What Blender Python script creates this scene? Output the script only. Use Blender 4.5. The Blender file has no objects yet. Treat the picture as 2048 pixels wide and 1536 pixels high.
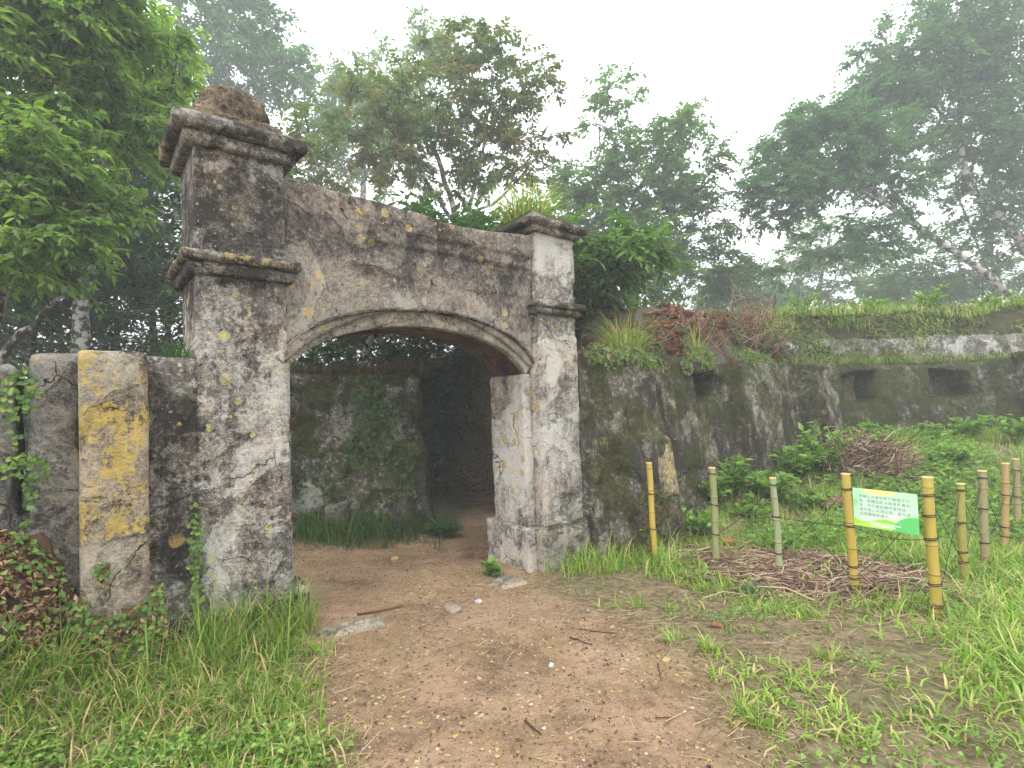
import bpy, math
import numpy as np
from mathutils import Matrix, Vector

S = bpy.context.scene
COL = S.collection
# ------------------------------------------------------------------ camera
CAM_H, F_PX, PITCH, ROLL = 1.55, 1030.0, 0.034, 0.035
fw = np.array([0, math.cos(PITCH), math.sin(PITCH)])
up0 = np.array([0, -math.sin(PITCH), math.cos(PITCH)])
rt0 = np.array([1.0, 0, 0])
rt = math.cos(ROLL) * rt0 - math.sin(ROLL) * up0
up = math.sin(ROLL) * rt0 + math.cos(ROLL) * up0
EYE = np.array([0, 0, CAM_H])
cam = bpy.data.cameras.new('camera')
cam.sensor_width = 36.0
cam.lens = F_PX / 2048 * 36.0
cam.clip_start = 0.05
cam.clip_end = 2000
camo = bpy.data.objects.new('camera', cam)
COL.objects.link(camo)
camo.matrix_world = Matrix(((rt[0], up[0], -fw[0], EYE[0]), (rt[1], up[1], -fw[1], EYE[1]),
                            (rt[2], up[2], -fw[2], EYE[2]), (0, 0, 0, 1)))
S.camera = camo
# ------------------------------------------------------------------ sky, sun, exposure
SUN_EL, SUN_AZ = math.radians(58), math.radians(200)     # azimuth measured from +Y, clockwise
W = bpy.data.worlds.new('World'); S.world = W; W.use_nodes = True
wn = W.node_tree.nodes; wl = W.node_tree.links; wn.clear()
wo = wn.new('ShaderNodeOutputWorld'); wb = wn.new('ShaderNodeBackground')
sk = wn.new('ShaderNodeTexSky'); sk.sky_type = 'NISHITA'; sk.sun_disc = False
sk.sun_elevation = SUN_EL; sk.sun_rotation = SUN_AZ; sk.dust_density = 4.0
mx = wn.new('ShaderNodeMix'); mx.data_type = 'RGBA'; mx.inputs['Factor'].default_value = 0.9
mx.inputs['B'].default_value = (18.2, 18.8, 19.4, 1)      # even overcast cloud layer
wl.new(sk.outputs[0], mx.inputs['A']); wl.new(mx.outputs['Result'], wb.inputs[0])
wb.inputs[1].default_value = 0.1
wl.new(wb.outputs[0], wo.inputs[0])
sun = bpy.data.lights.new('sun', 'SUN'); sun.energy = 1.3; sun.angle = math.radians(25); sun.color = (1, .97, .92)
suno = bpy.data.objects.new('sun', sun); COL.objects.link(suno)
sd = Vector((math.sin(SUN_AZ) * math.cos(SUN_EL), math.cos(SUN_AZ) * math.cos(SUN_EL), math.sin(SUN_EL)))
suno.rotation_euler = sd.to_track_quat('Z', 'Y').to_euler(); suno.location = (0, -5, 20)
S.view_settings.view_transform = 'Standard'
S.view_settings.look = 'None'
S.view_settings.exposure = 0.82
S.view_settings.gamma = 1.0
S.view_settings.use_curve_mapping = False
S.render.engine = 'CYCLES'
S.cycles.max_bounces = 5; S.cycles.diffuse_bounces = 3; S.cycles.glossy_bounces = 2
S.cycles.transmission_bounces = 4; S.cycles.volume_bounces = 1; S.cycles.transparent_max_bounces = 4
S.cycles.use_denoising = True; S.cycles.use_adaptive_sampling = True; S.cycles.adaptive_threshold = .045
S.cycles.caustics_reflective = False; S.cycles.caustics_refractive = False

# ------------------------------------------------------------------ helpers
YAW, GX, GY = 0.693, -2.097, 3.42           # gate frame: local x along the gate, local y through it
cy, sy = math.cos(YAW), math.sin(YAW)

def ray(px, py):
    return fw + rt * (px - 1024) / F_PX + up * (768 - py) / F_PX
def at(px, py, Y):
    d = ray(px, py); return EYE + d * (Y / d[1])
def to_gate(x, y):
    dx, dy = x - GX, y - GY
    return dx * cy + dy * sy, -dx * sy + dy * cy
def to_world(lx, ly, z=0.0):
    return np.stack(np.broadcast_arrays(GX + cy * lx - sy * ly, GY + sy * lx + cy * ly, z), -1).astype(float)
def ss(x, a, b):
    t = np.clip((x - a) / (b - a), 0, 1); return t * t * (3 - 2 * t)

_pr = np.random.default_rng(1234)
_PM = np.tile(_pr.permutation(512).astype(np.int32), 2); _TV = _pr.uniform(-1, 1, 1024).astype(np.float32)
def vnoise(P):
    P = np.asarray(P, np.float32); fl = np.floor(P); f = P - fl; u = f * f * (3 - 2 * f); i = fl.astype(np.int32) & 511
    x, y, z = i[..., 0], i[..., 1], i[..., 2]; a, b, c = u[..., 0], u[..., 1], u[..., 2]
    p0 = _PM[x]; p1 = _PM[x + 1]; o = 0
    def col(p, dy):
        q = _PM[(p + y + dy) & 511] + z
        g0 = _TV[_PM[q & 511]]; g1 = _TV[_PM[(q + 1) & 511]]
        return g0 + (g1 - g0) * c
    l0 = col(p0, 0); l0 = l0 + (col(p0, 1) - l0) * b
    l1 = col(p1, 0); l1 = l1 + (col(p1, 1) - l1) * b
    return (l0 + (l1 - l0) * a).astype(float)
def fbm(P, octv=4, gain=.5):
    P = np.asarray(P, float); r = 0; a = 1; t = 0
    for o in range(octv):
        r = r + a * vnoise(P * (2 ** o) + 17.3 * o); t += a; a *= gain
    return r / t
def n2(x, y, s, seed=0, octv=3):
    return fbm(np.stack([x * s, y * s, np.full_like(x, seed * 7.7)], -1), octv)

def mesh(name, V, faces, mat, parent=None, attrs=None, smooth=True, loc=None, rotz=0):
    """faces: list of (N,k) int arrays; links ONE mesh object"""
    me = bpy.data.meshes.new(name)
    V = np.asarray(V, np.float32)
    me.vertices.add(len(V)); me.vertices.foreach_set('co', V.ravel())
    loops = np.concatenate([np.asarray(f).ravel() for f in faces]).astype(np.int32)
    tot = np.concatenate([np.full(len(f), np.asarray(f).shape[1]) for f in faces])
    st = np.concatenate([[0], np.cumsum(tot)[:-1]]).astype(np.int32)
    me.loops.add(len(loops)); me.loops.foreach_set('vertex_index', loops)
    me.polygons.add(len(tot)); me.polygons.foreach_set('loop_start', st)
    me.polygons.foreach_set('use_smooth', np.full(len(tot), bool(smooth)))
    for k, a in (attrs or {}).items():
        at_ = me.attributes.new(k, 'FLOAT', 'POINT'); at_.data.foreach_set('value', np.asarray(a, np.float32))
    me.update(calc_edges=True)
    if mat: me.materials.append(mat)
    o = bpy.data.objects.new(name, me); COL.objects.link(o)
    if parent: o.parent = parent
    if loc is not None: o.location = loc
    o.rotation_euler[2] = rotz
    return o
def thing(name, label, cat, loc=(0, 0, 0), rotz=0, group=None):
    o = bpy.data.objects.new(name, None); COL.objects.link(o); o.empty_display_size = .1
    o.location = tuple(float(v) for v in loc); o.rotation_euler[2] = rotz
    return tag(o, label, cat, group)
def tag(o, label, cat=None, group=None, kind=None):
    o['label'] = label
    if cat: o['category'] = cat
    if group: o['group'] = group
    if kind: o['kind'] = kind
    return o

class MB:
    """collects pieces of ONE mesh"""
    def __init__(s): s.V = []; s.F = {}; s.n = 0; s.A = []
    def add(s, V, F, a=0.0):
        V = np.asarray(V, float); s.V.append(V)
        for f in (F if isinstance(F, list) else [F]):
            f = np.asarray(f); s.F.setdefault(f.shape[1], []).append(f + s.n)
        s.A.append(np.broadcast_to(np.asarray(a, float), (len(V),))); s.n += len(V)
    def build(s, name, mat, parent=None, smooth=True, **k):
        return mesh(name, np.concatenate(s.V), [np.concatenate(f) for f in s.F.values()], mat, parent,
                    {'rnd': np.concatenate(s.A)}, smooth, **k)

def tube(pts, rad, sides=6, cap=True):
    pts = np.asarray(pts, float); k = len(pts); rad = np.broadcast_to(np.asarray(rad, float), (k,))
    T = np.gradient(pts, axis=0); T /= np.linalg.norm(T, axis=1, keepdims=True) + 1e-9
    ref = np.array([0, 0, 1.]) if abs(T[:, 2]).mean() < .8 else np.array([1., 0, 0])
    A = np.cross(T, ref); A /= np.linalg.norm(A, axis=1, keepdims=True) + 1e-9; B = np.cross(T, A)
    th = np.arange(sides) / sides * 2 * np.pi
    V = pts[:, None] + rad[:, None, None] * (np.cos(th)[None, :, None] * A[:, None] + np.sin(th)[None, :, None] * B[:, None])
    i = np.arange(k - 1)[:, None] * sides; j = np.arange(sides)[None]; j2 = (j + 1) % sides
    Q = np.stack([i + j, i + sides + j, i + sides + j2, i + j2], -1).reshape(-1, 4)
    F = [Q]
    if cap:
        V2 = V.reshape(-1, 3); V2 = np.vstack([V2, pts[:1], pts[-1:]])
        a = np.arange(sides); b = (a + 1) % sides; n = k * sides
        F.append(np.stack([a, b, np.full(sides, n)], -1))
        F.append(np.stack([b + (k - 1) * sides, a + (k - 1) * sides, np.full(sides, n + 1)], -1))
        return V2, F
    return V.reshape(-1, 3), F
def prisms(A, B, r0, r1):
    """many straight three-sided twigs"""
    A = np.asarray(A); B = np.asarray(B); d = B - A; d /= np.linalg.norm(d, axis=1, keepdims=True) + 1e-9
    ref = np.where(np.abs(d[:, 2:3]) > .9, np.array([[1., 0, 0]]), np.array([[0, 0, 1.]]))
    u = np.cross(d, ref); u /= np.linalg.norm(u, axis=1, keepdims=True) + 1e-9; v = np.cross(d, u)
    r0 = np.broadcast_to(r0, (len(A),)); r1 = np.broadcast_to(r1, (len(A),))
    V = np.zeros((len(A), 6, 3))
    for k in range(3):
        o = math.cos(k * 2.0944) * u + math.sin(k * 2.0944) * v
        V[:, k] = A + o * r0[:, None]; V[:, 3 + k] = B + o * r1[:, None]
    b = np.arange(len(A))[:, None] * 6
    Q = np.concatenate([b + np.array([[k, 3 + k, 3 + (k + 1) % 3, (k + 1) % 3]]) for k in range(3)])
    return V.reshape(-1, 3), Q

def rough_box(lo, hi, res, r=.03, amp=.008, chip=.02, loss=0.0, lthr=.25, seed=0, warp=None):
    """weathered block: worn uneven edges, lumpy faces, plaster fallen off in patches. returns V, quads, lossmask"""
    lo = np.array(lo, float); hi = np.array(hi, float); dim = hi - lo
    n = np.maximum(2, np.round(dim / res).astype(int))
    pts, quads, base = [], [], 0
    for ax in range(3):
        a, b = [(1, 2), (2, 0), (0, 1)][ax]
        ga, gb = np.meshgrid(np.arange(n[a] + 1), np.arange(n[b] + 1), indexing='ij')
        idx = np.arange(ga.size).reshape(ga.shape)
        q = np.stack([idx[:-1, :-1], idx[1:, :-1], idx[1:, 1:], idx[:-1, 1:]], -1).reshape(-1, 4)
        for side in (0, 1):
            P = np.zeros((ga.size, 3), int); P[:, a] = ga.ravel(); P[:, b] = gb.ravel(); P[:, ax] = n[ax] * side
            pts.append(P); quads.append((q if side else q[:, ::-1]) + base); base += len(P)
    P = np.concatenate(pts); cd = (P[:, 0] * 4096 + P[:, 1]) * 4096 + P[:, 2]
    _, fi, inv = np.unique(cd, return_index=True, return_inverse=True); P = P[fi]
    Q = inv.ravel()[np.concatenate(quads)]
    p = lo + P / n * dim
    sd_ = seed * 13.7
    rr = r * (1 + .7 * fbm(p * 2.3 + sd_, 2)) + chip * np.maximum(0, fbm(p * 4.1 + sd_ + 5, 3)) * 2.0
    rr = np.clip(rr, .004, dim.min() * .45)[:, None]
    inner = np.clip(p, lo + rr, hi - rr); d = p - inner
    nn = d / (np.linalg.norm(d, axis=1, keepdims=True) + 1e-9)
    q = inner + nn * rr
    L = fbm(p * 1.3 + sd_ + 31, 5, .55); m = ss(L, lthr, lthr + .04)
    dsp = amp * fbm(p * 3.1 + sd_, 3) + amp * .55 * fbm(p * 11 + sd_, 3) - loss * m
    q = q + nn * dsp[:, None]
    if warp: q = warp(q)
    return q, Q, m
def rbox(name, lo, hi, mat, parent=None, res=.03, **k):
    loc = k.pop('loc', None); rz = k.pop('rotz', 0)
    V, Q, m = rough_box(lo, hi, res, **k)
    return mesh(name, V, [Q], mat, parent, {'loss': m}, True, loc, rz)

# characters printed on the notice sign, as flat outlines
rows = ['李崠山古堡係新竹縣縣定古', '蹟，壁體因凱米颱風影響剝', '落，將研議後續修復措施。', '請勿進入坍塌區域，避免造', '成壁體損害擴大。']
GLYPH = {}
_g = []
for ch in sorted(set(''.join(rows))):
    cu = bpy.data.curves.new('glyph', 'FONT'); cu.body = ch; cu.size = 1.0; cu.resolution_u = 2
    ob = bpy.data.objects.new('glyph', cu); COL.objects.link(ob); _g.append((ch, ob, cu))
bpy.context.view_layer.update()
_dg = bpy.context.evaluated_depsgraph_get()
for ch, ob, cu in _g:
    ev = ob.evaluated_get(_dg); me = ev.to_mesh(); n = len(me.vertices)
    if n and len(me.polygons):
        co = np.zeros(n * 3); me.vertices.foreach_get('co', co)
        me.calc_loop_triangles(); tr = np.zeros(len(me.loop_triangles) * 3, int); me.loop_triangles.foreach_get('vertices', tr)
        GLYPH[ch] = (co.reshape(-1, 3), tr.reshape(-1, 3))
    ev.to_mesh_clear()
for ch, ob, cu in _g: bpy.data.objects.remove(ob); bpy.data.curves.remove(cu)

# ------------------------------------------------------------------ material helpers
class NT:
    def __init__(s, name):
        s.m = bpy.data.materials.new(name); s.m.use_nodes = True; s.t = s.m.node_tree
        s.t.nodes.clear(); s.out = s.t.nodes.new('ShaderNodeOutputMaterial')
    def n(s, typ, **k):
        x = s.t.nodes.new(typ)
        for a, b in k.items(): setattr(x, a, b)
        return x
    def l(s, a, b):
        if hasattr(a, 'is_output') or hasattr(a, 'links'): s.t.links.new(a, b)
        else: b.default_value = a if not isinstance(a, tuple) or len(a) != 3 or b.type == 'VECTOR' else (*a, 1)
    def obj(s): return s.n('ShaderNodeTexCoord').outputs['Object']
    def mapv(s, v, scale):
        x = s.n('ShaderNodeMapping'); s.l(v, x.inputs['Vector']); x.inputs['Scale'].default_value = scale; return x.outputs[0]
    def noise(s, v, sc, det=4, rough=.55, dist=0):
        x = s.n('ShaderNodeTexNoise'); s.l(v, x.inputs['Vector']); x.inputs['Scale'].default_value = sc
        x.inputs['Detail'].default_value = det; x.inputs['Roughness'].default_value = rough
        x.inputs['Distortion'].default_value = dist; return x.outputs['Fac']
    def vor(s, v, sc, feature='F1', rnd=1):
        x = s.n('ShaderNodeTexVoronoi', feature=feature); s.l(v, x.inputs['Vector']); x.inputs['Scale'].default_value = sc
        x.inputs['Randomness'].default_value = rnd; return x
    def math(s, op, a, b=0.0, c=False):
        x = s.n('ShaderNodeMath', operation=op); x.use_clamp = c
        s.l(a, x.inputs[0]); s.l(b, x.inputs[1]); return x.outputs[0]
    def rng(s, v, a, b, c=0.0, d=1.0, smooth=True):
        x = s.n('ShaderNodeMapRange'); x.interpolation_type = 'SMOOTHSTEP' if smooth else 'LINEAR'
        s.l(v, x.inputs[0])
        for i, q in enumerate((a, b, c, d)): x.inputs[i + 1].default_value = q
        return x.outputs[0]
    def mix(s, f, a, b, mode='MIX'):
        x = s.n('ShaderNodeMix', data_type='RGBA', blend_type=mode)
        s.l(f, x.inputs[0]); s.l(a, x.inputs[6]); s.l(b, x.inputs[7]); return x.outputs[2]
    def ramp(s, f, stops):
        x = s.n('ShaderNodeValToRGB'); s.l(f, x.inputs[0]); e = x.color_ramp.elements
        while len(e) < len(stops): e.new(.5)
        for q, (p, c) in zip(e, stops): q.position = p; q.color = (*c, 1)
        return x.outputs[0]
    def attr(s, name): return s.n('ShaderNodeAttribute', attribute_name=name).outputs['Fac']
    def sep(s, v):
        x = s.n('ShaderNodeSeparateXYZ'); s.l(v, x.inputs[0]); return x.outputs
    def bump(s, h, strength=.5, dist=.01):
        x = s.n('ShaderNodeBump'); s.l(h, x.inputs['Height']); x.inputs['Strength'].default_value = strength
        x.inputs['Distance'].default_value = dist; return x.outputs[0]
    def done(s, col, rough=.9, normal=None, spec=.25, trans=0.0, tcol=None):
        p = s.n('ShaderNodeBsdfPrincipled'); s.l(col, p.inputs['Base Color']); s.l(rough, p.inputs['Roughness'])
        p.inputs['Specular IOR Level'].default_value = spec
        if normal is not None: s.l(normal, p.inputs['Normal'])
        o = p.outputs[0]
        if trans:
            t = s.n('ShaderNodeBsdfTranslucent'); s.l(tcol if tcol is not None else col, t.inputs[0])
            x = s.n('ShaderNodeMixShader'); x.inputs[0].default_value = trans
            s.l(p.outputs[0], x.inputs[1]); s.l(t.outputs[0], x.inputs[2]); o = x.outputs[0]
        s.t.links.new(o, s.out.inputs[0]); return s.m

def concrete(name, dark=(.042, .037, .034), mid=(.18, .158, .135), light=(.58, .55, .50), bias=0.0, zbias=(), lichen=.3,
             lichen_sc=9.0, lcol=(.50, .34, .10), moss=.2, mosscol=(.045, .06, .012), streak=.25, crack=True, lichen_fill=0.0,
             yellow_z=None):
    t = NT(name); P = t.obj(); x, y, z = t.sep(P)
    n1 = t.noise(P, 1.1, 6, .6, .6); nb = t.noise(P, 5.5, 5, .68, .4); n3 = t.noise(P, 34, 5, .7)
    st = t.noise(t.mapv(P, (4.5, 4.5, .55)), 1.6, 6, .6, .3)
    n4 = t.noise(P, 13, 6, .78, .2)
    v = t.math('ADD', t.math('MULTIPLY', t.math('SUBTRACT', n1, .5), 1.35), t.math('MULTIPLY', t.math('SUBTRACT', nb, .5), 1.0))
    v = t.math('ADD', v, t.math('MULTIPLY', t.math('SUBTRACT', st, .5), streak * 3.0))
    v = t.math('ADD', v, t.math('MULTIPLY', t.math('SUBTRACT', n4, .5), .95))
    v = t.math('ADD', v, t.math('MULTIPLY', t.math('SUBTRACT', n3, .5), 1.0))
    fk = t.rng(t.noise(P, 1.7, 8, .62, .5), .49, .512); v = t.math('ADD', v, t.math('MULTIPLY', t.math('SUBTRACT', fk, .5), .24))
    n5 = t.noise(P, 120, 2, .6); v = t.math('ADD', v, t.math('MULTIPLY', t.math('SUBTRACT', n5, .5), .8))
    v = t.math('ADD', v, .5 + bias)
    for (a, b, d) in zbias:
        v = t.math('ADD', v, t.rng(z, a, b, 0.0, d))
    col = t.ramp(v, [(0.16, dark), (.44, mid), (.64, tuple(.5 * (a + b) for a, b in zip(mid, light))), (.92, light)])
    hue = t.noise(P, 2.7, 3); col = t.mix(t.rng(hue, .42, .68, 0, .35), col, t.mix(1.0, col, (1.05, .82, .62), 'MULTIPLY'))
    los = t.attr('loss')
    raw = t.ramp(t.noise(P, 21, 5, .75), [(.33, tuple(c * .55 for c in mid)), (.5, mid), (.66, tuple(min(.72, c * 1.25) for c in light))])
    col = t.mix(t.math('MULTIPLY', los, .75), col, raw)
    pit = t.rng(t.noise(P, 75, 3, .6), .62, .72); col = t.mix(t.math('MULTIPLY', pit, .5), col, tuple(c * .6 for c in dark))
    h = t.math('ADD', t.math('MULTIPLY', nb, .8), t.math('ADD', t.math('MULTIPLY', n3, .7), t.math('MULTIPLY', n4, 1.0)))
    h = t.math('ADD', h, t.math('MULTIPLY', fk, .45))
    h = t.math('SUBTRACT', h, t.math('MULTIPLY', pit, .25))
    if crack:
        dv = t.n('ShaderNodeVectorMath', operation='ADD'); t.l(P, dv.inputs[0])
        sc = t.n('ShaderNodeVectorMath', operation='SCALE')
        nz = t.n('ShaderNodeTexNoise'); t.l(P, nz.inputs['Vector']); nz.inputs['Scale'].default_value = 4; nz.inputs['Detail'].default_value = 6
        t.l(nz.outputs['Color'], sc.inputs[0]); sc.inputs['Scale'].default_value = .28; t.l(sc.outputs[0], dv.inputs[1])
        ve = t.vor(dv.outputs[0], 1.5, 'DISTANCE_TO_EDGE').outputs['Distance']
        ck = t.math('MULTIPLY', t.rng(ve, .001, .007, 1, 0), t.rng(t.noise(P, 2.3, 2), .52, .58))
        col = t.mix(t.math('MULTIPLY', ck, .85), col, (.02, .018, .016)); h = t.math('SUBTRACT', h, t.math('MULTIPLY', ck, .8))
    if lichen > 0:
        m = None
        for sc_, th in ((lichen_sc, .42), (lichen_sc * 2.6, .36)):
            dn = t.n('ShaderNodeVectorMath', operation='ADD'); t.l(P, dn.inputs[0])
            s2 = t.n('ShaderNodeVectorMath', operation='SCALE'); nz = t.n('ShaderNodeTexNoise'); t.l(P, nz.inputs['Vector'])
            nz.inputs['Scale'].default_value = 30; t.l(nz.outputs['Color'], s2.inputs[0]); s2.inputs['Scale'].default_value = .022
            t.l(s2.outputs[0], dn.inputs[1])
            vo = t.vor(dn.outputs[0], sc_)
            cr = t.sep(vo.outputs['Color'])
            rad = t.math('MULTIPLY', t.rng(cr[0], 1 - lichen, 1, 0, 1, False), th)
            mm = t.math('LESS_THAN', vo.outputs['Distance'], rad)
            mm = t.math('MULTIPLY', mm, t.rng(t.noise(P, sc_ * 9, 3), .32, .5))
            mm = t.math('MULTIPLY', mm, t.rng(t.noise(P, 1.6, 2), .38, .55))
            m = mm if m is None else t.math('MAXIMUM', m, mm)
        if lichen_fill > 0:
            fl = t.math('ADD', t.math('MULTIPLY', t.noise(P, 9, 5, .7, .3), .6), t.math('MULTIPLY', t.noise(P, 45, 4, .7), .4))
            if yellow_z:
                fl = t.math('ADD', fl, t.rng(z, yellow_z[0], yellow_z[1], -.5, .0))
                fl = t.math('ADD', fl, t.rng(z, yellow_z[2], yellow_z[3], 0, -.05))
            m = t.math('MAXIMUM', m, t.rng(fl, .55 - lichen_fill, .61 - lichen_fill))
        lc = t.mix(t.noise(P, 16, 4), tuple(c * .55 for c in lcol), tuple(min(1, c * 1.45) for c in lcol))
        col = t.mix(t.math('MULTIPLY', m, .85), col, lc)
    if moss > 0:
        nz_ = t.sep(t.n('ShaderNodeNewGeometry').outputs['Normal'])[2]
        mm = t.math('ADD', t.noise(P, 2.1, 7, .62, .5), t.math('MULTIPLY', t.rng(nz_, .1, .9), .16))
        mm = t.rng(mm, .74 - moss, .84 - moss)
        mc = t.mix(t.noise(P, 13, 5), tuple(c * .45 for c in mosscol), tuple(c * 1.9 for c in mosscol))
        mm = t.math('MULTIPLY', mm, t.rng(t.noise(P, 42, 4, .7), .36, .55))
        col = t.mix(t.math('MULTIPLY', mm, .9), col, mc); h = t.math('ADD', h, t.math('MULTIPLY', mm, .5))
    return t.done(col, .93, t.bump(h, 1.0, .03), .15)

def leafmat(name, a, b, c=None, trans=.35, rough=.5):
    t = NT(name); r = t.attr('rnd')
    st = [(0, a), (.55, b)] + ([(.68, b), (.9, c)] if c else [(1, tuple(min(1, q * 1.3) for q in b))])
    col = t.ramp(r, st)
    tc = t.mix(1.0, col, (1.35, 1.5, .7), 'MULTIPLY')
    return t.done(col, rough, None, .35, trans, tc)
def plain(name, col, var=.35, sc=20, rough=.85, bump=.3, spec=.2):
    t = NT(name); P = t.obj(); n = t.noise(P, sc, 6, .65)
    c = t.mix(n, tuple(q * (1 - var) for q in col), tuple(min(1, q * (1 + var)) for q in col))
    return t.done(c, rough, t.bump(n, bump, .01), spec)
def rndmat(name, stops, rough=.9, spec=.15):
    t = NT(name); c = t.ramp(t.attr('rnd'), stops); P = t.obj()
    c = t.mix(t.noise(P, 60, 3), t.mix(1.0, c, (.7, .7, .7), 'MULTIPLY'), t.mix(1.0, c, (1.25, 1.25, 1.25), 'MULTIPLY'))
    return t.done(c, rough, None, spec)

# ------------------------------------------------------------------ terrain
XL = ([-2, 0, 2.2, 3.0, 3.7, 4.6, 5.3], [-.1, -.2, -.80, -1.15, -1.55, -2.2, -2.6])
XR = ([-2, 0, 2.2, 3.0, 3.7, 4.3, 4.9], [.5, .6, .95, 1.10, 1.0, .55, .25])
def path_mask(x, y):
    lx, ly = to_gate(x, y)
    w = .16 * n2(x, y, 2.2, 1) + .10 * n2(x, y, 7, 2)
    xl = np.interp(y, *XL); xr = np.interp(y, *XR)
    front = ss(x - xl + 1.6 * w, -.30, .34) * ss(xr - x + 1.3 * w, -.2, .3)
    xr2 = np.interp(y, [4.5, 6, 7.5, 9], [.4, .7, .2, .2]); xl2 = np.interp(y, [4.5, 5.6, 6.6, 7.2, 9], [-3.4, -2.9, -1.7, -1.0, -.7])
    inside = ss(x - xl2 + w, -.15, .15) * ss(xr2 - x + w, -.1, .2) * ss(9.6 - y, 0, .6)
    k = ss(ly, -.1, .35) * ss(lx, .3, .7)
    return np.clip(front * (1 - k) + inside * k, 0, 1)
def hgt(x, y):
    x = np.asarray(x, float); y = np.asarray(y, float)
    lx, ly = to_gate(x, y)
    h = -.2 * ss(lx, .5, 3.2) * ss(y, 2.6, 4.6)
    h = h + .16 * ss(-lx, -.25, .7) * ss(ly, -1.1, -.15) * (1 - ss(ly, .3, 1))
    h = h + .26 * ss(-lx, .45, .95) * ss(ly, -.75, -.15) * (1 - ss(ly, .3, 1))
    bank = ss(y, 5.6, 9.3) * ss(lx, 4.6, 7.5)
    h = h + .85 * bank
    h = h + .12 * ss(-ly, -.2, .35) * (1 - ss(-ly, .35, 1.0)) * ss(lx, 3.9, 4.6)
    h = h + 2.35 * np.maximum(ss(ly, .55, .95) * ss(lx, 5.0, 5.6), ss(y, 9.9, 10.4) * ss(x, 4.6, 5.2))
    h = h - .03 * path_mask(x, y)
    near = 1 - ss(np.hypot(x, y), 14, 30)
    h = h + near * (.035 * n2(x, y, 1.3, 3) + .018 * n2(x, y, 5.5, 4) + .006 * n2(x, y, 21, 5))
    return h

def axis(lo, hi, step, far):
    a = np.arange(lo, hi + 1e-6, step); out = []; d = step
    v = hi
    while v < far: d *= 1.35; v += d; out.append(v)
    neg = []; d = step; v = lo
    while v > -far: d *= 1.35; v -= d; neg.append(v)
    return np.concatenate([neg[::-1], a, out])
gx = axis(-5, 10.5, .065, 300); gy = axis(1.0, 11.2, .065, 300)
X, Y = np.meshgrid(gx, gy, indexing='ij'); xs, ys = X.ravel(), Y.ravel()
idx = np.arange(X.size).reshape(X.shape)
GQ = np.stack([idx[:-1, :-1], idx[1:, :-1], idx[1:, 1:], idx[:-1, 1:]], -1).reshape(-1, 4)
t = NT('soil'); P = t.obj(); pm = t.attr('path')
nA = t.noise(P, 1.7, 6, .6); nB = t.noise(P, 16, 7, .7); nC = t.noise(P, 70, 4, .7)
soil = t.ramp(t.math('ADD', t.math('MULTIPLY', nA, .6), t.math('MULTIPLY', nB, .4)),
              [(.36, (.17, .105, .062)), (.5, (.34, .22, .133)), (.64, (.45, .31, .195))])
och = t.rng(t.noise(t.mapv(P, (1.4, .7, 1)), 1.1, 4), .49, .62)
soil = t.mix(t.math('MULTIPLY', och, .45), soil, t.mix(nB, (.15, .095, .04), (.36, .26, .12)))
soil = t.mix(t.rng(t.noise(P, 4.5, 6, .7), .5, .66, 0, .38), soil, (.12, .08, .052))
vo = t.vor(P, 65); g1 = t.sep(vo.outputs['Color'])
gm = t.math('MULTIPLY', t.rng(vo.outputs['Distance'], .3, .42, 1, 0), t.math('GREATER_THAN', g1[0], .62))
gcol = t.ramp(g1[1], [(0, (.06, .055, .05)), (.3, (.2, .14, .08)), (.6, (.42, .29, .12)), (.95, (.5, .45, .38))])
soil = t.mix(t.math('MULTIPLY', gm, .8), soil, gcol)
turf = t.ramp(nB, [(.35, (.09, .065, .035)), (.5, (.22, .165, .095)), (.68, (.34, .27, .16))])
turf = t.mix(t.rng(nA, .45, .62, 0, .45), turf, (.08, .10, .03))
col = t.mix(pm, turf, soil)
hh = t.math('ADD', t.math('MULTIPLY', nB, 1.0), t.math('ADD', t.math('MULTIPLY', nC, .6), t.math('MULTIPLY', gm, .5)))
M_SOIL = t.done(col, .92, t.bump(hh, 1.0, .03), .2)
ground = mesh('ground', np.stack([xs, ys, hgt(xs, ys)], -1), [GQ], M_SOIL, attrs={'path': path_mask(xs, ys)})
ground['kind'] = 'structure'; ground['label'] = 'brown dirt path and grassy soil'

# ------------------------------------------------------------------ stone gateway
C_PIL = concrete('weathered_plaster', bias=.06, zbias=[(1.75, 2.2, -.15), (2.6, 2.75, -.12)], lichen=.42, lichen_sc=11, lcol=(.56, .46, .18), moss=.02, streak=.2)
C_PILR = concrete('pale_plaster', bias=.12, zbias=[(.1, .6, .06)], lichen=.28, moss=.08, streak=.22)
C_PAN = concrete('brown_plaster', dark=(.05, .044, .04), mid=(.175, .150, .128), light=(.42, .375, .32), bias=.12, zbias=[(2.35, 2.95, -.22)], lichen=.5, lcol=(.54, .40, .15), moss=.06, streak=.12)
C_CAP = concrete('dark_cap_stone', bias=-.22, lichen=.25, moss=.18, lcol=(.40, .28, .1), streak=.1, crack=False)
C_BAND = concrete('lichened_band', bias=-.18, lichen=.7, lichen_sc=14, moss=.05, streak=.1, lichen_fill=.035, crack=False, lcol=(.38, .29, .12))
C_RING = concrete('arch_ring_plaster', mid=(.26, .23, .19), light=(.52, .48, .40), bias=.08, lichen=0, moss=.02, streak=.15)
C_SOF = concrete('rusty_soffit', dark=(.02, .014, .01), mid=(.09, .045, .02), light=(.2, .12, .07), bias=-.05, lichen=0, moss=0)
C_BALL = concrete('mossy_ball', dark=(.03, .024, .018), mid=(.15, .115, .075), light=(.34, .29, .21), bias=-.02, lichen=.4, moss=.12, mosscol=(.12, .085, .03), streak=.1, crack=False)
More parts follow.
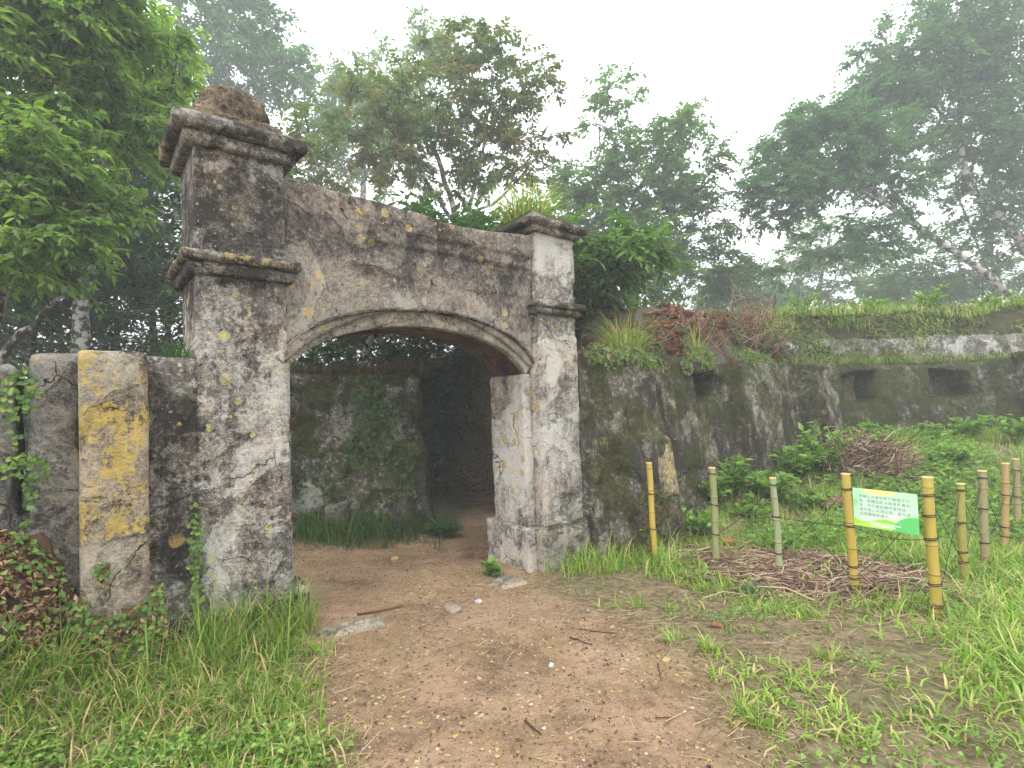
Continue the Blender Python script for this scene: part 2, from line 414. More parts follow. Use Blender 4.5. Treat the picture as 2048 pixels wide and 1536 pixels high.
C_YEL = concrete('yellow_lichened_stone', mid=(.2, .165, .125), light=(.46, .41, .33), bias=.22, zbias=[(.72, .88, -.22)], lichen=.6, moss=.0, streak=.15, lichen_fill=.075,
                 lcol=(.52, .37, .10), yellow_z=(.78, .86, 1.5, 1.85))
C_DARK = concrete('dark_wall', bias=-.16, lichen=.3, moss=.16, streak=.3)
C_BLK = concrete('grey_block', mid=(.125, .115, .10), light=(.33, .31, .28), bias=-.04, lichen=.25, moss=.04, streak=.15)
C_FORT = concrete('mossy_wall', mid=(.12, .105, .08), light=(.38, .36, .32), bias=-.2, lichen=.1, moss=.27, streak=.45, mosscol=(.055, .06, .012))
C_FORT2 = concrete('mossier_wall', mid=(.10, .09, .07), light=(.40, .38, .35), bias=-.2, lichen=0, moss=.33, streak=.3, mosscol=(.055, .065, .012))
C_UP = concrete('pale_broken_plaster', mid=(.2, .185, .16), light=(.56, .55, .52), bias=-.02, lichen=0, moss=.2, streak=.2, mosscol=(.055, .065, .014))
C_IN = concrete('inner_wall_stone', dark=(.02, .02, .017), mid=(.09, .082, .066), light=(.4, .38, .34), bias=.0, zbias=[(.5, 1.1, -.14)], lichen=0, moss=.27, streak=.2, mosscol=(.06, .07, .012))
C_BASE = concrete('mossy_base', mid=(.15, .13, .10), light=(.42, .40, .35), bias=-.02, lichen=.1, moss=.22, streak=.2)
t = NT('rusty_iron'); P = t.obj(); n = t.noise(P, 60, 5)
M_RUST = t.done(t.ramp(n, [(.35, (.03, .016, .01)), (.6, (.11, .045, .02)), (.8, (.2, .09, .04))]), .8, t.bump(n, .5, .004), .3)

gate = thing('stone_gateway', 'weathered concrete gateway with a shallow arch between two square capped pillars', 'gateway', (GX, GY, 0), YAW)
def lean(dx, z0=0.0):
    def f(q):
        q = q.copy(); q[:, 0] += dx * (q[:, 2] - z0); return q
    return f
WL, ZB, ZC = .59, 2.51, 3.39
lp = rbox('pillar', (0, 0, .1), (WL, .6, 3.40), C_PIL, gate, .022, r=.015, amp=.007, chip=.03, loss=.014, lthr=.24, seed=1)
lp['label'] = 'near pillar with a round finial and lichen spots'
rbox('base', (-.05, -.05, -.35), (.66, .66, .19), C_BASE, lp, .03, r=.03, amp=.012, chip=.04, seed=2)
rbox('jamb_foot', (.60, .02, -.3), (.72, .3, .26), C_PILR, lp, .03, r=.03, amp=.012, chip=.04, seed=22)
rbox('jamb', (.585, .13, .15), (.635, .62, 1.9), C_PILR, lp, .03, r=.01, amp=.006, chip=.02, seed=3)
rbox('band', (-.085, -.085, ZB + .055), (WL + .085, .685, ZB + .125), C_BAND, lp, .022, r=.015, amp=.006, chip=.035, seed=4)
rbox('band_moulding', (-.05, -.05, ZB - .03), (WL + .05, .65, ZB + .06), C_CAP, lp, .022, r=.025, amp=.006, chip=.03, seed=5)
rbox('cap_moulding', (-.065, -.065, ZC - .03), (WL + .065, .665, ZC + .065), C_CAP, lp, .022, r=.02, amp=.008, chip=.03, seed=6)
def capwarp(q):
    q = q.copy(); k = ss(q[:, 2], ZC + .13, ZC + .21)
    cx, cy_ = WL / 2, .3
    q[:, 0] = cx + (q[:, 0] - cx) * (1 - .22 * k); q[:, 1] = cy_ + (q[:, 1] - cy_) * (1 - .22 * k); return q
rbox('cap', (-.135, -.135, ZC + .06), (WL + .135, .735, ZC + .21), C_CAP, lp, .022, r=.03, amp=.016, chip=.06, seed=7, warp=capwarp)
rbox('finial_base', (.0, .0, ZC + .18), (WL, .6, ZC + .27), C_BALL, lp, .02, r=.04, amp=.02, chip=.05, seed=8)
# round finial
def nrm_(v): return v / (np.linalg.norm(v, axis=-1, keepdims=True) + 1e-9)
def lump(c, rad, seed, nu=40, nv=24, amp=.05, sq=2.4):
    u = np.arange(nu) / nu * 2 * np.pi; v = np.linspace(-np.pi / 2, np.pi / 2, nv)
    U, Vv = np.meshgrid(u, v, indexing='ij')
    D = np.stack([np.cos(U) * np.cos(Vv), np.sin(U) * np.cos(Vv), np.sin(Vv)], -1).reshape(-1, 3)
    k = (np.abs(D) ** sq).sum(1, keepdims=True) ** (-1 / sq)
    D = D * k
    D = D * (1 + amp * fbm(D * 2.1 + seed * 3.3, 4)[:, None] * 2)
    Vt = D * np.array(rad) + np.array(c)
    i = np.arange(nu)[:, None]; j = np.arange(nv - 1)[None]; i2 = (i + 1) % nu
    Q = np.stack([i * nv + j, i2 * nv + j, i2 * nv + j + 1, i * nv + j + 1], -1).reshape(-1, 4)
    return Vt, Q
V, Q = lump((WL / 2, .3, ZC + .35), (.245, .245, .215), 3, 110, 70, amp=.045, sq=2.4)
c0 = np.array([WL / 2, .3, ZC + .35]); V = V + nrm_(V - c0) * (.022 * fbm(V * 16, 4, .7) + .012 * fbm(V * 45, 2))[:, None]
mesh('finial', V, [Q], C_BALL, lp)
rp = rbox('pillar', (3.11, 0, .1), (3.705, .72, 3.40), C_PILR, gate, .022, r=.015, amp=.007, chip=.03, loss=.016, lthr=.22, seed=11)
rp['label'] = 'far pillar with grass growing on its broken cap'
rbox('base', (3.02, -.08, -.5), (3.97, .8, .24), C_BASE, rp, .03, r=.05, amp=.02, chip=.06, seed=12, loss=.02)
rbox('jamb', (2.99, .14, .2), (3.12, .72, 1.84), C_PILR, rp, .025, r=.012, amp=.006, chip=.03, seed=13)
rbox('jamb_base', (2.93, .06, -.5), (3.08, .80, .235), C_PILR, rp, .025, r=.02, amp=.012, chip=.04, seed=14)
rbox('band', (3.03, -.085, ZB + .03), (3.79, .80, ZB + .1), C_CAP, rp, .022, r=.015, amp=.006, chip=.035, seed=15)
rbox('band_moulding', (3.06, -.05, ZB - .04), (3.755, .77, ZB + .035), C_CAP, rp, .022, r=.025, amp=.006, chip=.03, seed=16)
rbox('cap_moulding', (3.05, -.06, ZC - .05), (3.765, .78, ZC + .03), C_CAP, rp, .022, r=.02, amp=.01, chip=.03, seed=17)
def capr(q):
    q = q.copy(); k = ss(q[:, 2], ZC + .05, ZC + .24)
    q[:, 0] = 3.42 + (q[:, 0] - 3.42) * (1 - .42 * k); q[:, 1] = .36 + (q[:, 1] - .36) * (1 - .42 * k)
    q[:, 2] += .05 * k * fbm(q * 4, 3); return q
rbox('cap', (2.97, -.14, ZC + .02), (3.86, .9, ZC + .23), C_CAP, rp, .022, r=.05, amp=.03, chip=.07, seed=18, warp=capr)
# spandrel panel over the arch
AX, AZ, AR = 1.83, .584, 1.816
def za(x): return AZ + np.sqrt(np.maximum(AR ** 2 - (x - AX) ** 2, .01))
def panwarp(q):
    q = q.copy(); x = q[:, 0]; v = q[:, 2]
    zt = 3.30 + .02 * np.sin(x * 2.1) - .05 * ss(x, 1.2, 2.2) * (1 - ss(x, 2.2, 3.0)) + .012 * fbm(np.stack([x * 6, x * 0, x * 0 + 3], -1), 3)
    b = za(np.clip(x, .6, 3.06)); z = b + v * (zt - b)
    fr = 1 - ss(q[:, 1], .1, .3)
    g = .030 * ss(z, 2.93, 2.95) * ss(x, 1.2, 1.35) + .026 * ss(z, 3.05, 3.07) * ss(x, 1.6, 1.7) - .018 * ss(2.66 - z, 0, .03) * ss(x, 2.2, 2.5)
    q[:, 1] -= fr * g; q[:, 2] = z; return q
rbox('spandrel', (.57, .085, 0), (3.13, .60, 1), C_PAN, gate, .02, r=.012, amp=.006, chip=.015, loss=.012, lthr=.3, seed=21, warp=panwarp)
TH = math.asin(1.21 / AR)
def ringwarp(q):
    q = q.copy(); a = q[:, 0] / AR; R_ = q[:, 2]
    q[:, 2] = AZ + R_ * np.cos(a); q[:, 0] = AX + R_ * np.sin(a); return q
rbox('arch_ring', (-TH * AR, .14, AR - .145), (TH * AR, .24, AR + .02), C_RING, gate, .022, r=.012, amp=.005, chip=.02, seed=23, warp=ringwarp, loss=.008)
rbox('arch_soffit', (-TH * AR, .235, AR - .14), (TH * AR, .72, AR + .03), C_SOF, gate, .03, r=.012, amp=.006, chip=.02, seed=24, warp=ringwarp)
rbox('drip_edge', (-TH * AR, .06, AR - .012), (TH * AR, .16, AR + .016), C_CAP, gate, .02, r=.008, amp=.006, chip=.012, seed=25, warp=ringwarp)
for z in (1.46, .74):
    rbox('hinge', (.545, .075, z - .025), (.655, .13, z + .025), M_RUST, gate, .012, r=.006, amp=.002, chip=.004, seed=int(z * 10))

# ------------------------------------------------------------------ left ruined wall
lw = thing('ruined_wall', 'broken grey wall with a yellow lichened pier beside the near pillar', 'wall', (GX, GY, 0), YAW)
rbox('pier', (-.60, -.17, -.3), (-.275, .2, 1.93), C_YEL, lw, .02, r=.025, amp=.006, chip=.03, loss=.012, lthr=.34, seed=31)
rbox('wall_panel', (-.30, .0, -.3), (.02, .4, 1.93), C_DARK, lw, .025, r=.03, amp=.012, chip=.05, loss=.01, seed=32)
rbox('wall_panel', (-.82, -.02, -.3), (-.58, .42, 1.925), C_BLK, lw, .025, r=.03, amp=.015, chip=.06, loss=.012, seed=33)
rbox('wall_panel', (-2.6, -.02, -.3), (-.865, .42, 1.85), C_BLK, lw, .03, r=.035, amp=.016, chip=.06, loss=.012, seed=34)
rbox('foundation', (-2.6, .05, -.3), (-.55, .38, 1.0), C_DARK, lw, .05, r=.03, amp=.02, chip=.03, seed=35)

# ------------------------------------------------------------------ inner wall seen through the arch
iw = thing('inner_wall', 'mossy broken wall end with dry plants on top, seen through the arch', 'wall', (-1.22, 7.2, -.15), .12)
def inw(q):
    q = q.copy(); e = ss(q[:, 0], -.7, 0)
    q[:, 0] += e * (.13 * (1 - q[:, 2] / 2.2) - .1 + .07 * fbm(q * np.array([0, 2, 3.1]) + 4, 3))
    q[:, 1] -= .12 * (1 - q[:, 2] / 2.2); return q
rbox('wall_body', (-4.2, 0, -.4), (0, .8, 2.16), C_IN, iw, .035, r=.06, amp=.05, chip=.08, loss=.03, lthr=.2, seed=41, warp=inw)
rbox('stone_block', (-1.32, -.34, .0), (-1.03, -.02, .42), C_BLK, iw, .03, r=.05, amp=.02, chip=.05, seed=42)

# ------------------------------------------------------------------ fortress wall to the right
fwall = thing('fortress_wall', 'long battered dark mossy wall right of the gateway with red brick ruin on top', 'wall', (GX, GY, 0), YAW)
def box_fn(x, a, b, s=.05): return ss(x, a - s, a + s) * (1 - ss(x, b - s, b + s))
def fortw(q):
    q = q.copy(); x, z = q[:, 0], q[:, 2]; fr = 1 - ss(q[:, 1], 0, .5)
    o = -.27 * (2.0 - z) / 2.0
    o += -.22 * box_fn(x, 3.9, 4.86 + .05 * (2 - z), .035) * (1 - .25 * ss(z, 1.08, 1.14))
    o += -.07 * box_fn(x, 4.40, 4.82, .03) * (1 - ss(z, 1.05, 1.08))
    o += -.32 * box_fn(x, 6.75 + .12 * (2 - z), 11, .05)
    jx = x + .16 * fbm(q * 2.1 + 3, 3); jz = z + .10 * fbm(q * 2.4 + 8, 3)
    o += .4 * box_fn(jx, 6.02, 6.70, .06) * box_fn(jz, 1.46, 1.84, .04)
    o += -.42 * box_fn(x, 8.35 + .2 * (2 - z), 11, .05)
    q[:, 1] += fr * o
    q[:, 2] += ss(z, 1.2, 2) * .14 * (1 - ss(x, 4.9, 6.4))
    q[:, 2] += ss(z, 1.2, 2) * (.10 * fbm(np.stack([x * .9, x * 0, x * 0], -1), 3) + .02 * np.sin(x)); return q
rbox('wall_body', (3.68, 0, -.6), (9.25, .75, 2.0), C_FORT, fwall, .032, r=.05, amp=.04, chip=.09, loss=.035, lthr=.15, seed=51, warp=fortw)
rbox('lichened_plaster', (4.45, -.012, .40), (4.84, .10, 1.1), concrete('yellow_wall_patch', mid=(.17, .145, .11), light=(.36, .31, .22), lichen=.5, moss=.1, streak=.3, lichen_fill=.06, lcol=(.50, .37, .14)), fwall, .03, r=.02, amp=.012, chip=.08, seed=53, warp=fortw)
def core(q):
    q = q.copy(); x = q[:, 0]
    top = .35 + .65 * ss(x, 4.9, 5.9) + .12 * ss(x, 7.6, 7.8) - .0 * x
    q[:, 2] = 1.85 + (q[:, 2] - 1.85) * top + .08 * fbm(q * 1.7, 3) * ss(q[:, 2], 2, 2.4); q[:, 1] += .25 * (q[:, 2] - 2); return q
t = NT('red_earth_core'); P = t.obj(); n = t.noise(P, 5, 8, .7, .3)
c_ = t.ramp(n, [(.36, (.03, .022, .016)), (.5, (.085, .045, .028)), (.68, (.20, .075, .04))])
c_ = t.mix(t.rng(t.noise(P, 1.6, 5), .48, .6), c_, t.mix(n, (.05, .045, .03), (.22, .2, .17)))
M_CORE = t.done(c_, .95, t.bump(n, 1, .04), .1)
rbox('rubble_core', (4.9, .35, 1.85), (9.5, 1.3, 2.93), M_CORE, fwall, .035, r=.05, amp=.10, chip=.12, loss=.05, lthr=.1, seed=52, warp=core)
t = NT('red_brick'); P = t.obj(); n = t.noise(P, 22, 7, .7)
inf = t.n('ShaderNodeObjectInfo').outputs['Random']
c_ = t.mix(inf, (.12, .05, .035), (.36, .135, .075)); c_ = t.mix(t.rng(n, .5, .7), c_, (.10, .05, .035))
c_ = t.mix(t.math('MULTIPLY', t.rng(t.noise(P, 8, 4), .55, .65), .6), c_, (.05, .055, .02))
M_BRICK = t.done(c_, .95, t.bump(n, .8, .012), .1)
bV = [rough_box((-.115, -.06, -.034), (.115, .06, .034), .02, r=.006, amp=.006, chip=.02, seed=60 + k) for k in range(5)]
bme = []
for k, (V, Q, m) in enumerate(bV):
    o = mesh('brick', V, [Q], M_BRICK); bme.append(o.data); bpy.data.objects.remove(o)
rb = np.random.default_rng(5)
def brick(lx, ly, z, rz, parent=None, s=1.0):
    o = bpy.data.objects.new('brick', bme[rb.integers(5)]); COL.objects.link(o)
    o.location = (lx, ly, z); o.rotation_euler = (rb.normal(0, .14), rb.normal(0, .13), rz + rb.normal(0, .28)); o.scale = (s * rb.uniform(.5, 1.05), s * rb.uniform(.7, 1.2), s * rb.uniform(.7, 1.1))
    if parent: o.parent = parent
    return o
for c in range(11):
    z = 2.16 + c * .078
    for k in range(19):
        x = 5.35 + k * .235 + (c % 2) * .115 + rb.normal(0, .012)
        top = 2.42 + .48 * ss(np.array(x), 5.3, 6.0) + .14 * ss(np.array(x), 7.9, 8.05) + .07 * math.sin(x * 5) + .05 * math.sin(x * 13)
        face = math.sin(x * 2.1 + 1.0) + math.sin(z * 5 + x) * .5
        if z > top: continue
        if z < top - .24 and face < .3: continue
        if rb.random() < .16: continue
        brick(x + rb.normal(0, .03), .33 + .25 * (z - 2) + rb.normal(0, .045), z + rb.normal(0, .012), 0, fwall)
        if z > top - .17: brick(x + rb.normal(0, .06), .56 + .25 * (z - 2) + rb.normal(0, .05), z + .04, 0, fwall)

# ------------------------------------------------------------------ loopholed wall far right
hw = thing('loopholed_wall', 'mossy wall with two square loophole openings at the far right', 'wall', (4.7, 9.75, 0), -.03)
def lw2(q):
    q = q.copy(); x, z = q[:, 0], q[:, 2]; fr = 1 - ss(q[:, 1], 0, .6)
    o = -.25 * (2 - z) / 2
    jx = x + .17 * fbm(q * 2.3 + 3, 3); jz = z + .13 * fbm(q * 2.6 + 8, 3)
    o += .50 * box_fn(jx, 1.60, 2.06, .06) * box_fn(jz, 1.36, 1.84, .04)
    o += .50 * box_fn(jx, 3.10, 3.86, .06) * box_fn(jz, 1.34, 1.84, .04)
    q[:, 1] += fr * o; q[:, 2] += .05 * ss(z, 1.5, 2) * fbm(np.stack([x * 1.1, x * 0, x * 0], -1), 3); return q
rbox('wall_body', (-.4, 0, -.2), (6.5, .9, 2.02), C_FORT2, hw, .035, r=.05, amp=.035, chip=.06, loss=.03, lthr=.2, seed=71, warp=lw2)
rbox('upper_wall', (-.4, .22, 1.9), (6.5, .95, 2.55), C_UP, hw, .04, r=.07, amp=.06, chip=.08, loss=.04, lthr=.05, seed=73)
def ew(q):
    q = q.copy(); q[:, 2] += .34 * fbm(q * np.array([.9, .9, .2]) + 3, 4) * ss(q[:, 2], 2.35, 2.9); q[:, 1] += .35 * (q[:, 2] - 2.4); return q
rbox('earth_bank', (-.6, .33, 2.4), (7.5, 1.6, 3.0), plain('bank_earth', (.05, .048, .022), .8, 9, .95, 1.0), hw, .06, r=.12, amp=.09, chip=.1, seed=74, warp=ew)
rbox('pier', (4.68, -.75, -.2), (5.6, .1, 2.15), C_FORT, hw, .04, r=.05, amp=.04, chip=.06, seed=75)

# ------------------------------------------------------------------ foliage builders
def nrm(v): return v / (np.linalg.norm(v, axis=-1, keepdims=True) + 1e-9)
def leaves(pos, d, nor, L, Wd, rnd, fine=False):
    """pointed folded leaves"""
    d = nrm(d); s = nrm(np.cross(d, nor)); n = nrm(np.cross(s, d)); N = len(pos)
    L = np.broadcast_to(L, (N,))[:, None]; Wd = np.broadcast_to(Wd, (N,))[:, None]
    if not fine:
        V = np.stack([pos, pos + d * L * .45 + s * Wd * .5 + n * Wd * .18, pos + d * L - n * L * .12,
                      pos + d * L * .45 - s * Wd * .5 + n * Wd * .18], 1)
        b = np.arange(N)[:, None] * 4
        Fc = np.concatenate([b + [[0, 1, 2]], b + [[0, 2, 3]]])
        return V.reshape(-1, 3), Fc, np.repeat(rnd, 4)
    m = pos + d * L * .5
    V = np.stack([pos, pos + d * L * .3 + s * Wd * .48 + n * Wd * .16, pos + d * L * .62 + s * Wd * .36 + n * Wd * .10 - n * L * .04,
                  pos + d * L - n * L * .16, pos + d * L * .62 - s * Wd * .36 + n * Wd * .10 - n * L * .04,
                  pos + d * L * .3 - s * Wd * .48 + n * Wd * .16, m], 1)
    b = np.arange(N)[:, None] * 7
    Fc = np.concatenate([b + [[k, (k + 1) % 6, 6]] for k in range(6)])
    return V.reshape(-1, 3), Fc, np.repeat(rnd, 7)
UP = np.array([0, 0, 1.])
def sprays(r, C, out, ntw, nlf, twl, droop=.25, spread=.75, flat=.55):
    S_ = len(C)
    d = out[:, None] * .55 + r.normal(0, spread, (S_, ntw, 3)) * [1, 1, flat]
    d = nrm(d); st = C[:, None] + r.normal(0, .06, (S_, ntw, 3)); ln = twl * r.uniform(.5, 1.2, (S_, ntw, 1))
    tt = (np.arange(nlf) + r.random((S_, ntw, nlf))) / nlf
    pos = st[:, :, None] + d[:, :, None] * (tt * ln)[..., None]; pos[..., 2] -= .22 * (tt ** 2) * ln
    side = nrm(np.cross(d, UP))[:, :, None] * np.where(np.arange(nlf) % 2, 1, -1)[None, None, :, None]
    ld = d[:, :, None] * .6 + side * .8 + r.normal(0, .3, pos.shape) + np.array([0, 0, -droop])
    nor = UP + r.normal(0, .38, pos.shape)
    A = st.reshape(-1, 3); B = (st + d * ln).reshape(-1, 3) - np.array([0, 0, .22]) * ln.reshape(-1, 1)
    shade = np.broadcast_to(r.random((S_, 1, 1)), tt.shape)
    return pos.reshape(-1, 3), ld.reshape(-1, 3), nor.reshape(-1, 3), A, B, shade.reshape(-1)

t = NT('bark'); P = t.obj(); n = t.noise(t.mapv(P, (6, 6, 2.2)), 3, 7, .7)
c_ = t.ramp(n, [(.35, (.025, .02, .015)), (.55, (.085, .07, .055)), (.75, (.17, .15, .125))])
c_ = t.mix(t.rng(t.noise(P, 6, 4, .6), .47, .56), c_, (.42, .42, .39))
M_BARK = t.done(c_, .95, t.bump(n, .8, .02), .1)
M_TWIG = plain('twig_bark', (.06, .045, .035), .4, 12)

DENS = 1.5
def tree(name, label, trunks, blobs, lm, r_seed, ntw=5, nlf=9, twl=.55, LL=.13, LW=.055, droop=.25, fine=False, cat='tree',
         limb_r=.03, group=None, flat=.55, K=1.0):
    """trunks: [(points, r0, r1)], blobs: [(centre, radii, clump count)]"""
    r = np.random.default_rng(r_seed)
    if K != 1.0:                                   # stands further off: same bearing, larger tree
        trunks = [([EYE + (np.array(p, float) - EYE) * K for p in pts], a * K, b * K) for pts, a, b in trunks]
        blobs = [(EYE + (np.array(c) - EYE) * K, np.array(q) * K, n) for c, q, n in blobs]
        kk = 1 + (K - 1) * .8; twl *= kk * .72; LL *= kk * .92; LW *= kk * .95; limb_r *= K * 1.2; nlf += 2
        for pts, a, b in trunks[:1]:
            g = np.array(pts[0]); g[2] = float(hgt(g[0:1], g[1:2])[0]) - .2
            pts[0] = g if pts[0][2] < g[2] else pts[0]
            if pts[0][2] > g[2] + .1: pts.insert(0, g + (np.array(pts[0]) - np.array(pts[1])) * np.array([.5, .5, 0]))
    base = np.array(trunks[0][0][0], float)
    root = thing(name, label, cat, base, 0, group)
    tb = MB(); nodes = []
    for pts, r0, r1 in trunks:
        pts = np.array(pts, float); k = 14
        s = np.linspace(0, len(pts) - 1, k); P_ = np.stack([np.interp(s, np.arange(len(pts)), pts[:, a]) for a in range(3)], -1)
        for _ in range(2): P_[1:-1] = .25 * P_[:-2] + .5 * P_[1:-1] + .25 * P_[2:]
        P_[1:-1] += r.normal(0, .02, (k - 2, 3))
        rad = np.linspace(r0, r1, k) * (1 + .08 * r.normal(0, 1, k)); rad[0] *= 1.25
        tb.add(*tube(P_ - base, rad, 9)); nodes += [p for p in P_[5:]]
    tb.build('trunk', M_BARK, root)
    C, out = [], []
    for c, rad, cnt in blobs:
        c = np.array(c, float); rad = np.array(rad, float); cnt = int(cnt * (DENS if not fine else 1))
        d = nrm(r.normal(0, 1, (cnt, 3))); rr = r.random((cnt, 1)) ** .42
        C.append(c + d * rr * rad); out.append(nrm(d * rr * rad + [0, 0, .15]))
    C = np.concatenate(C); out = np.concatenate(out)
    nd = np.array(nodes); dist0 = np.linalg.norm(C[:, None] - nd[None], axis=2).min(1); order = np.argsort(dist0)
    lb = MB()
    nd = list(nd)
    for i in order:
        A = np.array(nd); v = C[i] - A; cost = np.linalg.norm(v, axis=1) + .7 * np.maximum(0, -v[:, 2])
        j = int(np.argmin(cost)); a = A[j]; ln = np.linalg.norm(C[i] - a)
        mid = (a + C[i]) / 2 + r.normal(0, .08 * ln, 3) + [0, 0, .08 * ln]
        s = np.linspace(0, 1, 6)[:, None]; P_ = (1 - s) ** 2 * a + 2 * s * (1 - s) * mid + s ** 2 * C[i]
        lb.add(*tube(P_ - base, np.linspace(min(limb_r, .012 + .012 * ln), .006, 6), 4, False))
        nd += [P_[2], P_[4], P_[5]]
    p, d, nor, A, B, sh = sprays(r, C, out, ntw, nlf, twl, droop, flat=flat)
    lb.add(*prisms(A - base, B - base, .005, .002))
    lb.build('branches', M_TWIG, root)
    N = len(p); rnd = np.clip(.55 * sh + .45 * r.random(N), 0, 1)
    V, Fc, a = leaves(p - base, d, nor, LL * 1.12 * r.uniform(.5, 1.3, N), LW * 1.15 * r.uniform(.75, 1.2, N), rnd, fine)
    mesh('crown', V, [Fc], lm, root, {'rnd': a}, False)
    return root

G_BRIGHT = leafmat('bright_leaf', (.08, .15, .04), (.20, .31, .08), (.31, .40, .12), .6)
G_MID = leafmat('mid_leaf', (.05, .11, .03), (.11, .20, .055), None, .42)
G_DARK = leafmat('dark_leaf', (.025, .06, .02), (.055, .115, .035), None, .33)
G_BLUE = leafmat('deep_green_leaf', (.04, .10, .042), (.09, .19, .08), None, .42)
G_RED = leafmat('bronze_tipped_leaf', (.07, .115, .035), (.14, .19, .065), (.30, .16, .09), .45)
G_PALE = leafmat('pale_leaf', (.08, .15, .045), (.15, .24, .08), None, .45)

def bl(px, py, Yd, rx, ry, rd, n):
    """ellipsoidal clump group centred on a view ray at depth Yd; radii given in photo pixels and metres of depth"""
    k = Yd / F_PX
    return (at(px, py, Yd), (rx * k, rd, ry * k), n)
def gpt(px, Yd, dz=-.1):
    p = at(px, 700, Yd); p[2] = hgt(p[0:1], p[1:2])[0] + dz; return p

tree('broadleaf_tree', 'near bright green tree with long pointed leaves at the left edge', [
      ([(-5.6, 5.0, 0), (-5.2, 4.9, 1.6), (-4.6, 4.7, 3.0), (-3.9, 4.5, 4.4)], .11, .03),
      ([(-5.25, 4.9, 1.5), (-4.5, 4.6, 2.2), (-3.8, 4.4, 2.7)], .05, .015)],
     [bl(60, 110, 4.5, 200, 180, .8, 80), bl(240, 60, 4.8, 110, 110, .7, 40), bl(60, 350, 4.3, 150, 130, .6, 54), bl(60, 500, 4.2, 140, 70, .45, 30),
      bl(-150, 250, 4.3, 150, 300, .8, 34), bl(220, 240, 4.9, 100, 100, .5, 30), bl(190, 410, 4.4, 50, 40, .3, 9), bl(120, 30, 4.7, 200, 60, .7, 30)],
     G_BRIGHT, 11, 9, 11, .42, .105, .036, .5, True, K=1.3)
tree('forest_tree', 'pale barked dark tree whose trunk rises behind the broken left wall', [([gpt(150, 7.2), at(160, 640, 7.2), at(185, 430, 7.3), at(215, 200, 7.4)], .13, .05)],
     [bl(120, 420, 7.4, 210, 190, 1.1, 75), bl(200, 180, 7.6, 180, 150, 1.0, 55), bl(60, 600, 7.6, 150, 70, .7, 25)], G_DARK, 12, 6, 9, .55, .13, .055, K=1.25)
tree('forest_tree', 'slender dark tree with crooked stems just left of the near pillar', [([gpt(300, 8.4), at(305, 600, 8.4), at(290, 400, 8.4), at(320, 150, 8.5)], .07, .03),
      ([gpt(330, 8.2), at(335, 560, 8.2), at(350, 400, 8.2), at(380, 260, 8.3)], .05, .02)],
     [bl(300, 450, 8.6, 110, 150, 1.0, 45), bl(290, 250, 8.6, 90, 120, .8, 30), bl(330, 580, 8.8, 90, 80, .8, 30)], G_DARK, 13, 6, 9, .5, .12, .05, K=1.3)
tree('forest_tree', 'tall misty tree with layered crown above the round finial', [([gpt(460, 12.5), at(465, 450, 12.5), at(455, 200, 12.6), at(450, -60, 12.7)], .14, .04)],
     [bl(450, 50, 12.6, 130, 95, 1.4, 60), bl(540, 140, 12.6, 85, 60, 1, 26), bl(390, 150, 12.6, 70, 60, 1, 20), bl(450, -90, 12.6, 140, 60, 1.3, 30), bl(430, 330, 12.9, 120, 90, 1.2, 30)], G_BLUE, 14, 6, 9, .75, .17, .075, K=1.9)
tree('forest_tree', 'pale misty green tree behind the middle of the gateway top', [([gpt(700, 14.5), at(720, 500, 14.5), at(730, 300, 14.6), at(740, 130, 14.7)], .13, .04)],
     [bl(740, 190, 14.6, 130, 90, 1.4, 60), bl(850, 110, 14.6, 60, 60, 1, 18), bl(660, 290, 14.6, 70, 80, 1, 24), bl(790, 330, 14.8, 120, 70, 1.2, 26)], G_PALE, 15, 6, 9, .8, .18, .08, K=1.9)
tree('bronze_tree', 'airy tree with bronze tipped young leaves above the arch panel', [([gpt(915, 8.2), at(925, 520, 8.2), at(905, 400, 8.2), at(860, 280, 8.2)], .07, .03),
      ([at(925, 470, 8.2), at(820, 310, 8.0), at(760, 230, 7.9)], .035, .012), ([at(925, 480, 8.2), at(960, 330, 8.3), at(985, 180, 8.4)], .04, .014),
      ([at(915, 440, 8.2), at(1000, 400, 8.2), at(1090, 300, 8.3)], .03, .012), ([at(640, 520, 7.6), at(650, 400, 7.6), at(600, 290, 7.6)], .02, .01)],
     [bl(800, 230, 8.0, 130, 90, .9, 42), bl(960, 170, 8.4, 120, 110, .9, 52), bl(1000, 300, 8.4, 130, 90, .9, 48), bl(650, 300, 7.8, 100, 80, .8, 26), bl(850, 340, 8.2, 130, 60, .8, 24),
      bl(905, 80, 8.4, 80, 40, .5, 10), bl(1070, 170, 8.5, 60, 60, .5, 8)], G_RED, 16, 5, 8, .42, .105, .055, .35, K=1.6)
tree('forest_tree', 'spreading green tree with open twiggy top right of the far pillar', [([gpt(1230, 10.4), at(1225, 560, 10.4), at(1250, 420, 10.4), at(1330, 300, 10.4)], .1, .03),
      ([at(1225, 520, 10.4), at(1190, 400, 10.3), at(1200, 250, 10.3)], .05, .015), ([at(1230, 540, 10.4), at(1330, 440, 10.2), at(1410, 370, 10.2)], .05, .015)],
     [bl(1330, 330, 10.4, 110, 80, 1.1, 44), bl(1220, 230, 10.3, 60, 75, .7, 14), bl(1260, 440, 10.4, 150, 90, 1.1, 60), bl(1390, 440, 10.4, 70, 80, 1, 24), bl(1170, 390, 10.2, 80, 80, .9, 26), bl(1360, 260, 10.3, 50, 40, .5, 6)],
     G_MID, 17, 6, 9, .6, .135, .062, K=1.9)
